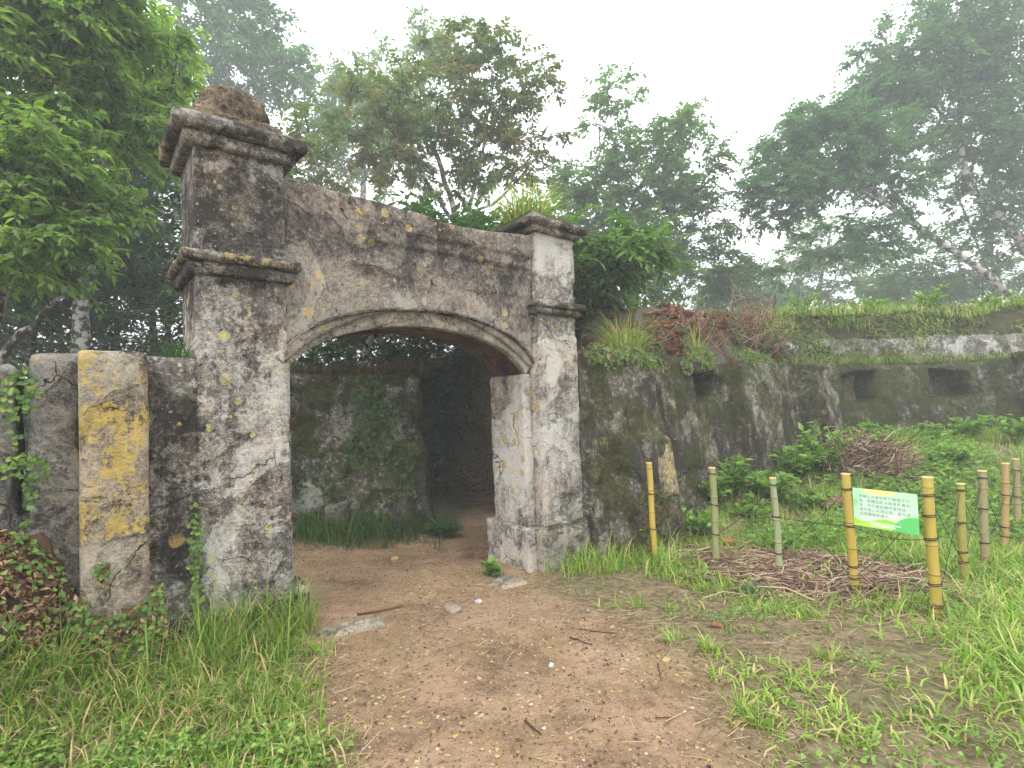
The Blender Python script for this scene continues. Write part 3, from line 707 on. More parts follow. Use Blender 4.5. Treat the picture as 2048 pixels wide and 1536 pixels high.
tree('forest_tree', 'dense low tree whose foliage fills the gap above the red bricks', [([gpt(1300, 12.0), at(1310, 560, 12), at(1330, 480, 12)], .1, .04)],
     [bl(1230, 560, 11.9, 110, 70, 1.0, 44), bl(1380, 540, 12, 100, 70, 1.0, 44), bl(1480, 570, 12.4, 70, 50, .9, 22)], G_MID, 18, 6, 9, .6, .14, .06, K=1.7)
tree('leaning_tree', 'large tree leaning left from the right edge with lichen whitened trunk', [
      ([at(2075, 640, 11.3), at(1990, 560, 11.3), at(1890, 490, 11.3), at(1800, 430, 11.3), at(1720, 360, 11.3), at(1680, 310, 11.3)], .10, .035),
      ([at(1870, 480, 11.3), at(1740, 385, 11.1), at(1640, 370, 11.0)], .05, .02), ([at(1830, 450, 11.3), at(1760, 340, 11.4), at(1700, 250, 11.5)], .05, .015)],
     [bl(1640, 300, 11.2, 130, 80, 1.2, 95), bl(1560, 390, 11.0, 90, 55, .8, 46), bl(1780, 330, 11.5, 110, 80, 1.1, 50), bl(1640, 260, 11.3, 70, 55, .7, 26), bl(1720, 480, 11.6, 130, 50, 1, 36)], G_BLUE, 19, 6, 10, .6, .13, .062, K=1.7)
tree('leaning_tree', 'tall tree with heavy dark crown filling the top right corner', [
      ([at(2120, 620, 12.2), at(2060, 480, 12.2), at(1960, 400, 12.2), at(1900, 320, 12.2), at(1930, 150, 12.3), at(1950, 20, 12.4)], .12, .04),
      ([at(1950, 390, 12.2), at(1900, 250, 12.3), at(1820, 150, 12.4)], .06, .02)],
     [bl(1840, 130, 12.3, 130, 110, 1.3, 110), bl(1980, 80, 12.4, 130, 110, 1.3, 100), bl(1980, 270, 12.4, 110, 90, 1.2, 80), bl(1780, 200, 12.2, 80, 70, 1, 45), bl(1990, 420, 12.8, 100, 90, 1.2, 55), bl(2130, 200, 12.4, 130, 220, 1.4, 50)],
     G_BLUE, 20, 6, 10, .65, .14, .066, K=1.7)
tree('forest_tree', 'thin grey stemmed tree behind the leaning trunk on the right', [([at(2010, 640, 13.5), at(1960, 500, 13.5), at(1910, 380, 13.5)], .05, .025), ([at(1960, 620, 13.3), at(1930, 560, 13.3), at(1900, 480, 13.3)], .04, .02)],
     [bl(1900, 540, 13.6, 130, 70, 1.1, 44), bl(2010, 570, 13.6, 90, 60, 1, 32), bl(1820, 580, 14, 80, 40, 1, 18)], G_MID, 21, 6, 9, .6, .14, .06, K=1.9)
tree('forest_tree', 'pale yellow green tree faded by mist between the two right groves', [([at(1640, 660, 15), at(1640, 560, 15), at(1660, 470, 15)], .07, .03)],
     [bl(1660, 500, 15, 100, 60, 1.2, 40), bl(1560, 580, 15.4, 110, 45, 1.2, 34), bl(1700, 580, 15.2, 90, 40, 1, 24)], G_PALE, 22, 6, 9, .7, .16, .07, K=2.2)
tree('forest_tree', 'added shade tree arching over the passage behind the spandrel', [([(-3.0, 9.3, -.1), (-2.8, 9.1, 1.8), (-2.2, 8.7, 3.2), (-1.4, 8.2, 3.8)], .09, .04)],  # canopy added out of view behind the spandrel to darken the courtyard
     [((-1.5, 8.0, 3.75), (1.7, 1.3, .55), 70), ((-2.8, 7.6, 3.7), (1.2, 1.2, .5), 45), ((-.2, 8.6, 3.9), (1.4, 1.3, .6), 55), ((-1.6, 6.7, 3.45), (1.3, .8, .3), 40), ((-.4, 7.0, 3.55), (1.1, .8, .35), 34)], G_DARK, 31, 6, 9, .55, .15, .07)
tree('forest_tree', 'added shade tree leaning over the passage from behind the far pillar', [([(2.4, 9.0, 1.5), (2.2, 8.8, 2.6), (1.6, 8.3, 3.5), (1.0, 8.0, 3.9)], .08, .03)],  # second crown put in over the courtyard to keep sky light off it
     [((1.0, 7.9, 3.8), (1.3, 1.1, .5), 50), ((.9, 9.2, 3.6), (1.3, 1.1, .8), 50), ((1.5, 9.6, 3.0), (.9, .8, .5), 24)], G_MID, 32, 6, 9, .55, .15, .07)
# forest closing the passage and the back
fr_ = np.random.default_rng(44)
specs = [(620, 10.5, 560, 'dark tree behind the inner wall under the arch crown', G_DARK), (760, 11.0, 480, 'dark tree with thin stems behind the arch panel', G_DARK),
         (870, 10.8, 560, 'dark leafy tree closing the passage behind the arch', G_DARK), (1060, 11.5, 560, 'dim tree standing straight behind the far pillar', G_MID),
         (60, 10.5, 380, 'deep shaded tree filling the forest at the far left', G_DARK), (230, 11.5, 320, 'shaded tall tree deep in the left forest', G_DARK),
         (420, 11.0, 470, 'dark tree just behind the near pillar', G_MID), (560, 16.0, 330, 'faint tree far behind the near pillar and arch panel', G_MID),
         (1100, 17.0, 430, 'faint broad tree far behind the far pillar', G_BLUE), (1480, 18.0, 540, 'faint far tree between the bricks and the leaning tree', G_BLUE),
         (1820, 18.5, 540, 'faint low tree far behind the leaning trunk', G_BLUE), (-120, 8.5, 300, 'shaded tree beyond the left edge of the wall', G_DARK)]
for k, (px, Yd, top, lab, lm) in enumerate(specs):
    b = gpt(px, Yd); tp = at(px, top, Yd); hz = max(1.6, tp[2] - b[2])
    big = Yd > 15
    tree('forest_tree', lab, [([b, b + [.05, 0, hz * .4], b + [fr_.normal(0, .15), 0, hz * .85]], .09, .03)],
         [(b + [0, 0, hz * .72], (1.5, 1.2, hz * .30), 55), (b + [fr_.normal(0, .3), .1, hz * .38], (1.6, 1.2, hz * .25), 40)],
         lm, 50 + k, 5, 8, .62 if not big else .9, .15 if not big else .2, .07 if not big else .09, K=1.0 if not big else 1.6)

# ------------------------------------------------------------------ leafy shrubs, undergrowth
def shrub(name, label, base, hgt_, wid, nst, lm, seed, LL=.12, LW=.055, nl=14, group=None, cat='shrub', lean_=(0, 0)):
    r = np.random.default_rng(seed); base = np.array(base, float); root = thing(name, label, cat, base, 0, group)
    st = MB(); P_, D, Nn = [], [], []
    for s in range(nst):
        a = r.uniform(0, 2 * np.pi); e = np.array([math.cos(a) * wid * r.uniform(.3, 1) + lean_[0], math.sin(a) * wid * r.uniform(.3, 1) + lean_[1], hgt_ * r.uniform(.55, 1.05)])
        s_ = np.linspace(0, 1, 6)[:, None]; pts = s_ * e * np.array([1, 1, 1]) + np.array([0, 0, .25 * hgt_]) * (s_ * (1 - s_))
        st.add(*tube(pts, np.linspace(.007, .003, 6), 4, False))
        tt = r.uniform(.3, 1, nl); p = np.stack([np.interp(tt, s_[:, 0], pts[:, k]) for k in range(3)], -1)
        dd = r.normal(0, 1, (nl, 3)) * [1, 1, .25] + e / np.linalg.norm(e) * .5 + [0, 0, .1]
        P_.append(p); D.append(dd); Nn.append(UP + r.normal(0, .35, (nl, 3)))
    st.build('stem', M_TWIG, root)
    p = np.concatenate(P_); N = len(p)
    V, Fc, a = leaves(p, np.concatenate(D), np.concatenate(Nn), LL * r.uniform(.6, 1.2, N), LW * r.uniform(.7, 1.2, N), r.random(N), True)
    mesh('foliage', V, [Fc], lm, root, {'rnd': a}, False); return root
G_SHRUB = leafmat('shrub_leaf', (.09, .18, .035), (.18, .32, .06), (.27, .40, .09), .42, .45)
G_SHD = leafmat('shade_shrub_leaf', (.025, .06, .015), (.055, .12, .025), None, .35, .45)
def onground(px, py, guess=5.0):
    """first point where the view ray through a photo pixel meets the terrain"""
    d = ray(px, py); Ys = np.arange(1.2, 14, .01); P_ = EYE + d[None] * (Ys / d[1])[:, None]
    g = hgt(P_[:, 0], P_[:, 1]); k = np.nonzero(P_[:, 2] <= g)[0]
    if len(k) == 0: return at(px, py, guess)
    p = P_[k[0]]; return np.array([p[0], p[1], g[k[0]]])
sp = [((1470, 1000), .62, .32, 16, 'tall glossy leaved shrub against the battered wall above the second bamboo post', G_SHRUB),
      ((1650, 960), .85, .36, 16, 'leafy shrub at the corner where the battered wall ends', G_SHRUB),
      ((1745, 890), .4, .25, 12, 'low shrub under the smaller loophole', G_SHRUB), ((1940, 880), .45, .32, 14, 'low shrub under the wider loophole', G_SHRUB),
      ((1860, 880), .3, .2, 9, 'small seedling between the two loophole shrubs', G_SHRUB),
      ((2035, 890), .5, .3, 12, 'leafy shrub at the foot of the wall by the right edge', G_SHRUB),
      ((1395, 1075), .32, .3, 16, 'small leafy shrub behind the second bamboo post from the left', G_SHRUB), ((1340, 1060), .34, .25, 14, 'small leafy shrub beside the leftmost bamboo post', G_SHRUB),
      ((1500, 1040), .3, .3, 14, 'low shrub between the second and third bamboo posts', G_SHRUB), ((1610, 1020), .36, .3, 14, 'low leafy plant left of the sign above the brushwood', G_SHRUB),
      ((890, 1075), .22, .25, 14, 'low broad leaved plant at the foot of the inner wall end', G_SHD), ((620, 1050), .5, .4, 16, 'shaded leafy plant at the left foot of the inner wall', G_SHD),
      ((985, 1150), .14, .1, 8, 'tiny bright plant at the foot of the jamb', G_SHRUB), ((1860, 1010), .25, .3, 12, 'low green plant behind the sign', G_SHRUB),
      ((1430, 1010), .45, .4, 20, 'leafy weed clump at the wall foot left of the tall glossy shrub', G_SHRUB), ((1540, 1000), .4, .4, 20, 'leafy weed clump at the wall foot right of the tall glossy shrub', G_SHRUB),
      ((1600, 960), .5, .4, 18, 'weed clump in front of the end of the battered wall', G_SHRUB), ((1700, 930), .45, .4, 18, 'leafy weeds just left of the heaped brushwood', G_SHRUB),
      ((1270, 1095), .3, .25, 16, 'low weeds under the reddish creeper on the wall foot', G_SHRUB), ((1900, 930), .3, .4, 16, 'leafy weeds right of the heaped brushwood', G_SHRUB)]
for k, ((px, py), h_, w_, ns, lab, lm) in enumerate(sp):
    p = onground(px, py, 8.5); shrub('leafy_shrub', lab, p - [0, 0, .03], h_, w_, ns, lm, 200 + k, .105 if p[1] < 7 else .14, .058 if p[1] < 7 else .07)

def leafstuff(name, label, pts, nor, L, Wd, lm, seed, dirs=None, cat='plants', fine=False, lift=.0):
    r = np.random.default_rng(seed); N = len(pts)
    d = r.normal(0, 1, (N, 3)) if dirs is None else dirs + r.normal(0, .5, (N, 3))
    V, Fc, a = leaves(pts + nor * lift, d - nor * (d * nor).sum(1, keepdims=True) * .75, nor + r.normal(0, .3, (N, 3)), L * r.uniform(.6, 1.3, N), Wd * r.uniform(.7, 1.2, N), r.random(N), fine)
    o = mesh(name, V, [Fc], lm, None, {'rnd': a}, False); tag(o, label, cat, kind='stuff'); return o
# dark undergrowth behind the left wall and behind the passage
r = np.random.default_rng(77)
def cloud(n, lo, hi, r): return r.uniform(lo, hi, (n, 3))
P1 = np.concatenate([cloud(9000, (-9, 6.0, 0), (-2.9, 8.5, 2.0), r), cloud(15000, (-10, 9, 0), (-1, 12, 3.6), r)])
P1 = P1[fbm(P1 * 1.3 + 9, 3) > -.02]
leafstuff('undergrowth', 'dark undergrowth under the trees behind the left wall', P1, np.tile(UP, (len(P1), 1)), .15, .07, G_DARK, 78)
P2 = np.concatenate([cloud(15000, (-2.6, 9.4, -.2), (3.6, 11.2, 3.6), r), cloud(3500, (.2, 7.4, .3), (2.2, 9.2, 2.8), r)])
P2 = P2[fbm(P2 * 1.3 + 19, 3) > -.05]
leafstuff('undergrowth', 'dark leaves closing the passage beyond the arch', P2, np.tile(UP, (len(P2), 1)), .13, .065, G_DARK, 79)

# ------------------------------------------------------------------ grass
def blades(r, p, h, w, bend, azim=None):
    N = len(p); a = r.uniform(0, 2 * np.pi, N) if azim is None else azim
    d = np.stack([np.cos(a), np.sin(a), 0 * a], -1); s = np.stack([-np.sin(a), np.cos(a), 0 * a], -1)
    ln = nrm(d)  ; V = np.zeros((N, 7, 3)); h = np.broadcast_to(h, (N,)); w = np.broadcast_to(w, (N,)); bend = np.broadcast_to(bend, (N,))
    for k, tt in enumerate((0, .38, .72, 1.0)):
        ang = bend * tt
        c = p + d * (h * tt * np.sin(ang))[:, None] + UP * (h * tt * np.cos(ang * .85))[:, None]
        ww = w * (1, .85, .55, 0)[k]
        if k < 3: V[:, 2 * k] = c + s * ww[:, None] / 2; V[:, 2 * k + 1] = c - s * ww[:, None] / 2
        else: V[:, 6] = c
    b = np.arange(N)[:, None] * 7
    return V.reshape(-1, 3), [np.concatenate([b + [[0, 1, 3, 2]], b + [[2, 3, 5, 4]]]), b + np.array([[4, 5, 6]])]
def grassmat(name, a, b, dry): 
    t = NT(name); c = t.ramp(t.attr('rnd'), [(0, a), (.78, b), (.82, dry), (1, tuple(q * 1.1 for q in dry))])
    return t.done(c, .55, None, .25, .35, t.mix(1.0, c, (1.25, 1.4, .7), 'MULTIPLY'))
GR_L = grassmat('grass_left', (.075, .15, .02), (.23, .36, .05), (.48, .37, .18))
GR_R = grassmat('grass_right', (.10, .19, .025), (.30, .46, .07), (.52, .43, .2))
GR_T = grassmat('tuft_grass', (.17, .26, .05), (.36, .45, .11), (.5, .42, .18))
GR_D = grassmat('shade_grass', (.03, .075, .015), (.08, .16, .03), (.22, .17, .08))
def lawn(name, label, r, n, dens, box, h, hv, w, bend, mat, per=9, spread=.035, hfun=None, dry=None):
    cx = r.uniform(box[0], box[1], n); cy2 = r.uniform(box[2], box[3], n)
    k = r.random(n) < dens(cx, cy2); cx, cy2 = cx[k], cy2[k]
    m = len(cx); X_ = np.repeat(cx, per) + r.normal(0, spread, m * per); Y_ = np.repeat(cy2, per) + r.normal(0, spread, m * per)
    tone = np.repeat(r.random(m), per)
    hh_ = h * (1 + hv * r.normal(0, 1, m * per)); hh_ = np.clip(hh_, .25 * h, 2.2 * h)
    if hfun is not None: hh_ = hh_ * hfun(X_, Y_)
    p = np.stack([X_, Y_, hgt(X_, Y_) - .01], -1)
    V, Fs = blades(r, p, hh_, w * r.uniform(.6, 1.3, m * per), r.uniform(.3, 1.5, m * per) * bend)
    rn = np.clip(tone * .55 + r.random(m * per) * .35, 0, .78); dr = r.random(m * per) < (.12 if dry is None else dry); rn[dr] = .9
    o = mesh(name, V, Fs, mat, None, {'rnd': np.repeat(rn, 7)}, True); tag(o, label, 'grass', kind='stuff'); return o
def infront(x, y): lx, ly = to_gate(x, y); return ly
def dens_left(x, y):
    lx, ly = to_gate(x, y); pm_ = path_mask(x, y)
    return (1 - ss(pm_, .05, .6)) * (ly < -.1) * (x < .2) * (.35 + .65 * ss(n2(x, y, 1.6, 11), -.35, .3))
lr = np.random.default_rng(91)
lawn('grass', 'green grass with dry stalks at the lower left below the ruined wall', lr, 8500, dens_left, (-4, .3, 1.2, 4.2), .125, .55, .0085, 1.25, GR_L, 9, .045,
     lambda x, y: .6 + .5 * ss(-(to_gate(x, y)[1]), 1.2, .1), .24)
def dens_lt(x, y):
    lx, ly = to_gate(x, y); return (ly < -.03) * ss(ly, -.6, -.1) * (lx < .75) * (lx > -1.3) * (.25 + .75 * ss(lx, -.4, .2)) * (1 - ss(path_mask(x, y), .3, .7))
lawn('grass', 'tall dark grass along the foot of the near pillar and pier', lr, 1500, dens_lt, (-3.4, -1.2, 2.0, 4.2), .32, .35, .0085, .75, GR_L, 7, .03, None, .12)
def dens_r(x, y):
    lx, ly = to_gate(x, y); pm_ = path_mask(x, y)
    bare = ss(n2(x, y, 1.1, 21), -.1, .35); c = 1 - ss(np.hypot((x - 1.9) / .75, (y - 2.9) / .55), .5, 1.15)
    pile = 1 - ss(np.hypot((x - 2.75) / 1.15, (y - 4.95 + .25 * (x - 2.75)) / .75), .75, 1.1)
    return (1 - ss(pm_, .05, .5)) * (ly < -.3) * (x > .1) * np.clip(.04 + .75 * bare + .35 * ss(x, 2.2, 3.0) - .62 * c, .03, 1) * (1 - pile)
lawn('grass', 'bright green grass on the right between path and bamboo posts', lr, 8600, dens_r, (.1, 5.2, 1.3, 6.2), .11, .55, .011, 1.4, GR_R, 10, .028,
     lambda x, y: .6 + .7 * ss(x, 1.6, 3.2), .16)
def dens_rb(x, y):
    lx, ly = to_gate(x, y); return (ly < -.35) * (lx > 3.6) * (y < 9.4) * (.25 + .75 * ss(n2(x, y, .9, 31), -.2, .3)) * (1 - .9 * (1 - ss(np.hypot((x - 2.75) / 1.15, (y - 4.95 + .25 * (x - 2.75)) / .75), .75, 1.1)))
lawn('grass', 'lush grass on the bank below the loopholed wall', lr, 6500, dens_rb, (1, 10.5, 4.6, 9.5), .17, .4, .012, 1.1, GR_R, 9, .06, None, .1)
def dens_in(x, y):
    return ss(y - (6.35 + .35 * (x + 1.2) * 0), -.25, .25) * (y < 7.25) * (x < -.75) * (1 - .9 * path_mask(x, y))
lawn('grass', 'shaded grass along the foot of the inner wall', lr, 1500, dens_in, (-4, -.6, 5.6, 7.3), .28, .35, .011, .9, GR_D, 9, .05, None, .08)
def dens_g(x, y):
    lx, ly = to_gate(x, y); return (lx > 3.0) * (lx < 5.2) * ss(ly, -.75, -.4) * (ly < -.05) * .8
lawn('grass', 'grass fringe along the foot of the far pillar', lr, 900, dens_g, (0, 2.2, 4.6, 7), .2, .4, .009, 1.0, GR_R, 7, .04, None, .2)

def tuft(label, base, n, h, spread, mat, seed, w=.011, bend=.9, group=None):
    r = np.random.default_rng(seed); a = r.uniform(0, 2 * np.pi, n); rr = spread * np.sqrt(r.random(n))
    p = np.stack([np.cos(a) * rr, np.sin(a) * rr, np.zeros(n) - .02], -1)
    V, Fs = blades(r, p, h * r.uniform(.5, 1.15, n), w * r.uniform(.6, 1.2, n), bend * r.uniform(.3, 1.4, n), a + r.normal(0, .7, n))
    rn = r.random(n) * .78; rn[r.random(n) < .15] = .9
    o = mesh('grass_tuft', V, Fs, mat, None, {'rnd': np.repeat(rn, 7)}, True, loc=tuple(float(v) for v in base)); tag(o, label, 'grass tuft', group); return o
tuft('pale green grass tuft growing on top of the far pillar', to_world(3.30, .36, ZC + .2), 330, .46, .24, GR_T, 301, .014, 1.15)
tuft('small dark grass tuft in the corner between wall top and near pillar', to_world(-.08, .12, 1.9), 90, .2, .08, GR_D, 302, .008, 1.0)
tuft('tall arching grass clump on the wall top right of the far pillar', to_world(4.9, .25, 2.0), 220, .75, .16, GR_T, 303, .014, .85)
tuft('grass clump hanging from the broken end of the brick ruin', to_world(9.0, .3, 2.5), 160, .7, .2, GR_R, 304, .015, 1.4)
tuft('thin upright grass clump in front of the red bricks', to_world(6.5, .2, 2.0), 40, .7, .08, GR_T, 305, .012, .5)
tuft('bluish dark grass clump in front of the third bamboo post', onground(1520, 1195), 240, .14, .11, leafmat('blue_grass', (.02, .05, .03), (.05, .09, .06), None, .2), 306, .006, .8)
tuft('arching grass clump left of the sign post', onground(1650, 1060), 120, .4, .12, GR_R, 307, .010, 1.1)
tuft('grass tuft on the dirt at the right edge of the path', onground(1510, 1450), 40, .13, .03, GR_R, 308, .008, 1.2)
for k, (px, py) in enumerate([(1350, 1285), (1275, 1215), (1420, 1300), (1660, 1320), (1590, 1360), (1480, 1420)]):
    tuft(['small grass tuft nearest the orange brick scrap', 'small grass tuft at the far edge of the path', 'ragged grass tuft just below the orange brick scrap', 'wide grass tuft on the bare soil patch',
          'grass tuft left of the bare soil patch', 'low grass tuft at the lower path edge'][k], onground(px, py), 45, .15, .05, GR_R, 310 + k, .008, 1.2)

# low weeds and creeping plants
def wallpts(r, n, x0, x1, z0, z1, yfun, keep=None):
    x = r.uniform(x0, x1, n); z = r.uniform(z0, z1, n)
    if keep is not None: k = keep(x, z); x, z = x[k], z[k]
    p = to_world(x, yfun(x, z), z); nn_ = np.tile(np.array([sy, -cy, .25]), (len(x), 1)); return p, nrm(nn_)
G_IVY = leafmat('ivy_leaf', (.05, .11, .02), (.12, .22, .04), (.22, .3, .06), .3)
G_CLOV = leafmat('clover_leaf', (.08, .16, .03), (.17, .29, .055), (.28, .38, .09), .35)
G_BANK = leafmat('bank_leaf', (.05, .085, .02), (.13, .18, .045), (.24, .17, .09), .35)
G_LEDGE = leafmat('ledge_leaf', (.06, .11, .025), (.15, .24, .05), (.26, .2, .09), .38)
G_DEAD = leafmat('dead_leaf', (.05, .022, .012), (.17, .08, .04), (.38, .27, .15), .2, .8)
G_REDIVY = leafmat('reddish_leaf', (.06, .08, .02), (.12, .14, .04), (.2, .05, .025), .25)
r = np.random.default_rng(120)
p, nn_ = wallpts(r, 1500, -.97, -.68, .6, 1.86, lambda x, z: -.05 - .04 * r.random(len(x)), lambda x, z: (np.abs(x + .84 - .04 * np.sin(z * 7)) < .012 + .085 * np.maximum(ss(-np.abs(z - 1.68), -.16, -.04), ss(-np.abs(z - 1.27), -.11, -.02))) & (r.random(len(x)) < .55))
leafstuff('creeping_ivy', 'bright creeping ivy in the joint of the broken left wall', p, nn_, .034, .03, G_IVY, 121, fine=True)
p, nn_ = wallpts(r, 120, -.06, .02, .3, .95, lambda x, z: -.04 - .03 * r.random(len(x)), lambda x, z: (np.abs(x + .02) < .035))
leafstuff('creeping_ivy', 'narrow column of round leaves climbing beside the near pillar', p, nn_, .035, .032, G_IVY, 122, fine=True)
p, nn_ = wallpts(r, 1500, 3.98, 4.75, -.3, .62, lambda x, z: -.27 * (2 - z) / 2 - .31 - .05 * r.random(len(x)), lambda x, z: vnoise(np.stack([x * 5, z * 3, x * 0], -1)) > -.1)
leafstuff('creeping_ivy', 'reddish and green creeper on the foot of the battered wall', p, nn_, .04, .026, G_REDIVY, 123)
# dead leaves and creeper on the heap in front of the left wall
def heap(n, r, box, kf):
    x = r.uniform(box[0], box[1], n); y = r.uniform(box[2], box[3], n); k = kf(x, y); x, y = x[k], y[k]
    return np.stack([x, y, hgt(x, y) + .03 * r.random(len(x))], -1)
def lef(x, y): lx, ly = to_gate(x, y); return (lx < -.02) & (ly < -.02) & (ly > -.5) 
V, Q = lump((0, 0, 0), (.36, .2, .60), 9, 60, 40, amp=.22, sq=2.0)
dm = mesh('debris_heap', V, [Q], plain('leaf_litter', (.06, .035, .02), .6, 14, .95, 1), None, loc=tuple(to_world(-1.0, -.12, .32)), rotz=YAW); tag(dm, 'heap of dead leaves and roots against the left wall', 'leaf heap')
def heappts(r, n):
    d = nrm(r.normal(0, 1, (n, 3))); d[:, 1] = -np.abs(d[:, 1]); d[:, 2] = np.where(d[:, 2] < -.5, -d[:, 2], d[:, 2]); p = d * [.38, .22, .64]
    return to_world(-1.0 + p[:, 0], -.12 + p[:, 1], .32 + p[:, 2]), nrm(np.stack([cy * d[:, 0] - sy * d[:, 1], sy * d[:, 0] + cy * d[:, 1], d[:, 2] + .3], -1))
p, nn_ = heappts(r, 4600); leafstuff('dead_leaves', 'brown dead leaves covering the heap by the left wall', p, nn_, .038, .015, G_DEAD, 124, lift=.012, cat='leaves', fine=True)
p, nn_ = heappts(r, 420); leafstuff('creeping_ivy', 'green creeper growing through the dead leaves by the left wall', p, nn_, .04, .034, G_IVY, 125, lift=.03, fine=True)
p, nn_ = wallpts(r, 2400, -.66, -.22, .1, .72, lambda x, z: -.19 - .16 * (1 - z / .72) * r.random(len(x)), lambda x, z: vnoise(np.stack([x * 8, z * 6, x * 0 + 3], -1)) > ss(z, .25, .75) * 1.1 - .5)
h_ = len(p) // 2
leafstuff('creeping_ivy', 'small round leaved creeper at the foot of the yellow pier', p[:h_], nn_[:h_], .034, .03, G_IVY, 126, fine=True)
leafstuff('dead_leaves', 'dry brown creeper on the lower yellow pier', p[h_:], nn_[h_:], .035, .02, G_DEAD, 127, cat='leaves')
def clov(n, r, box, kf, sc, th, seed):
    x = r.uniform(box[0], box[1], n); y = r.uniform(box[2], box[3], n); k = kf(x, y) & (n2(x, y, sc, seed) > th); x, y = x[k], y[k]
    return np.stack([x, y, hgt(x, y) + r.uniform(.02, .07, len(x))], -1)
p = clov(34000, r, (-3.6, .1, 1.3, 3.6), lambda x, y: (to_gate(x, y)[1] < -.1) & (path_mask(x, y) < .5 * r.random(len(x)) ** 2), 2.6, .16, 41)
leafstuff('clover', 'patches of bright clover and weeds in the lower left grass', p, np.tile(UP, (len(p), 1)), .028, .025, G_CLOV, 128, fine=True)
p = clov(16000, r, (.8, 5, 1.5, 6), lambda x, y: (to_gate(x, y)[1] < -.4) & (path_mask(x, y) < .2), 2.0, .2, 42)
leafstuff('clover', 'low weeds among the grass on the right', p, np.tile(UP, (len(p), 1)), .03, .02, G_SHRUB, 129)
p = clov(22000, r, (2, 10.5, 5.6, 9.5), lambda x, y: (to_gate(x, y)[1] < -.5), 1.0, .02, 43); p[:, 2] += r.uniform(0, .16, len(p))
leafstuff('ground_cover', 'leafy ground cover on the bank under the loopholed wall', p, np.tile(UP, (len(p), 1)), .09, .042, G_SHRUB, 130)
p, nn_ = wallpts(r, 9000, 3.75, 9.6, 1.7, 2.4, lambda x, z: -.10 - .22 * (x > 6.8) - .36 * (x > 8.4) - .12 * (x < 4.9) + .9 * np.maximum(0, z - 2.0) + .12 * r.random(len(x)), lambda x, z: vnoise(np.stack([x * 1.9, z * 2.2, x * 0 + 5], -1)) + .35 * vnoise(np.stack([x * 6, z * 5, x * 0 + 9], -1)) > .12 + .6 * ss(z, 2.1, 2.4) + .6 * ss(-z, -1.98, -1.75) - .5 * (1 - ss(x, 4.6, 5.3)) * (z > 1.95))
leafstuff('creeping_plants', 'green creepers along the ledge below the red bricks', p, nn_, .07, .038, G_LEDGE, 131)
x = r.uniform(4.6, 11, 17000); z = r.uniform(2.0, 3.15, 17000); k = vnoise(np.stack([x * 1.2, z * 2.5, x * 0 + 8], -1)) + .5 * vnoise(np.stack([x * 4, z * 6, x * 0 + 2], -1)) > -.12 + .55 * ((x > 7.5) & (x < 9.7) & (z < 2.5)); x, z = x[k], z[k]
p = np.stack([x, 9.98 + .36 * (z - 2) + .10 * r.random(len(x)) - .2, z], -1)
leafstuff('creeping_plants', 'mixed creepers covering the upper part of the loopholed wall', p, nrm(np.tile(np.array([0, -1, .5]), (len(x), 1))), .10, .055, G_BANK, 132)
nb_ = 3600; x = r.uniform(4.6, 11, nb_); z = r.uniform(2.3, 3.1, nb_); k = vnoise(np.stack([x * 2.2, z * 3.5, x * 0 + 4], -1)) > .1; x, z = x[k], z[k]; nb_ = len(x); p = np.stack([x, 9.98 + .36 * (z - 2) - .1, z], -1)
V, Fs = blades(r, p, r.uniform(.12, .4, nb_), .014, r.uniform(1.2, 2.6, nb_), r.normal(-1.57, .5, nb_)); rn = r.random(nb_) * .78; rn[r.random(nb_) < .3] = .9
o = mesh('grass', V, Fs, GR_R, None, {'rnd': np.repeat(rn, 7)}); tag(o, 'drooping grass on the steep bank above the loophole ledge', 'grass', kind='stuff')
x = r.uniform(4.4, 11, 3600); y_ = r.uniform(9.9, 11.2, 3600); p = np.stack([x, y_, 2.93 + .16 * vnoise(np.stack([x * .9, x * 0, x * 0], -1)) + .05 * r.random(3600)], -1)
V, Fs = blades(r, p, r.uniform(.1, .35, 3600), .014, r.uniform(.3, 1.4, 3600)); o = mesh('grass', V, Fs, GR_R, None, {'rnd': np.repeat(r.random(3600), 7)}); tag(o, 'grass fringe on top of the loopholed wall', 'grass', kind='stuff')
x = r.uniform(4.6, 10.4, 2600); y_ = 9.75 + r.uniform(.02, .35, 2600); p = np.stack([x, y_, 2.02 + 0 * x], -1)
V, Fs = blades(r, p, r.uniform(.08, .35, 2600), .013, r.uniform(.5, 2.0, 2600)); o = mesh('grass', V, Fs, GR_R, None, {'rnd': np.repeat(r.random(2600), 7)}); tag(o, 'grass hanging from the ledge over the loopholes', 'grass', kind='stuff')
# dry plants on the inner wall top
x = r.uniform(-4, -1.25, 2600); p = np.stack([x, 7.15 + r.uniform(0, .6, 2600), 1.98 + .05 * r.random(2600)], -1)
V, Fs = blades(r, p, r.uniform(.05, .3, 2600), .011, r.uniform(.4, 1.9, 2600)); rn = r.random(2600) * .5; rn[r.random(2600) < .55] = .9
o = mesh('dry_grass', V, Fs, grassmat('reddish_dry_grass', (.05, .08, .02), (.12, .17, .04), (.16, .085, .05)), None, {'rnd': np.repeat(rn, 7)}); tag(o, 'dry reddish grass on top of the inner wall', 'grass', kind='stuff')
p = np.stack([r.uniform(-3.2, -1.3, 1500), 7.0 + r.uniform(-.12, .1, 1500), r.uniform(.3, 2.0, 1500)], -1); p = p[vnoise(p * [2, 1, 2] + 3) > .1]
leafstuff('creeping_ivy', 'sparse creeper on the inner wall face', p, nrm(np.tile(np.array([.12, -1, .3]), (len(p), 1))), .07, .045, G_SHD, 133)

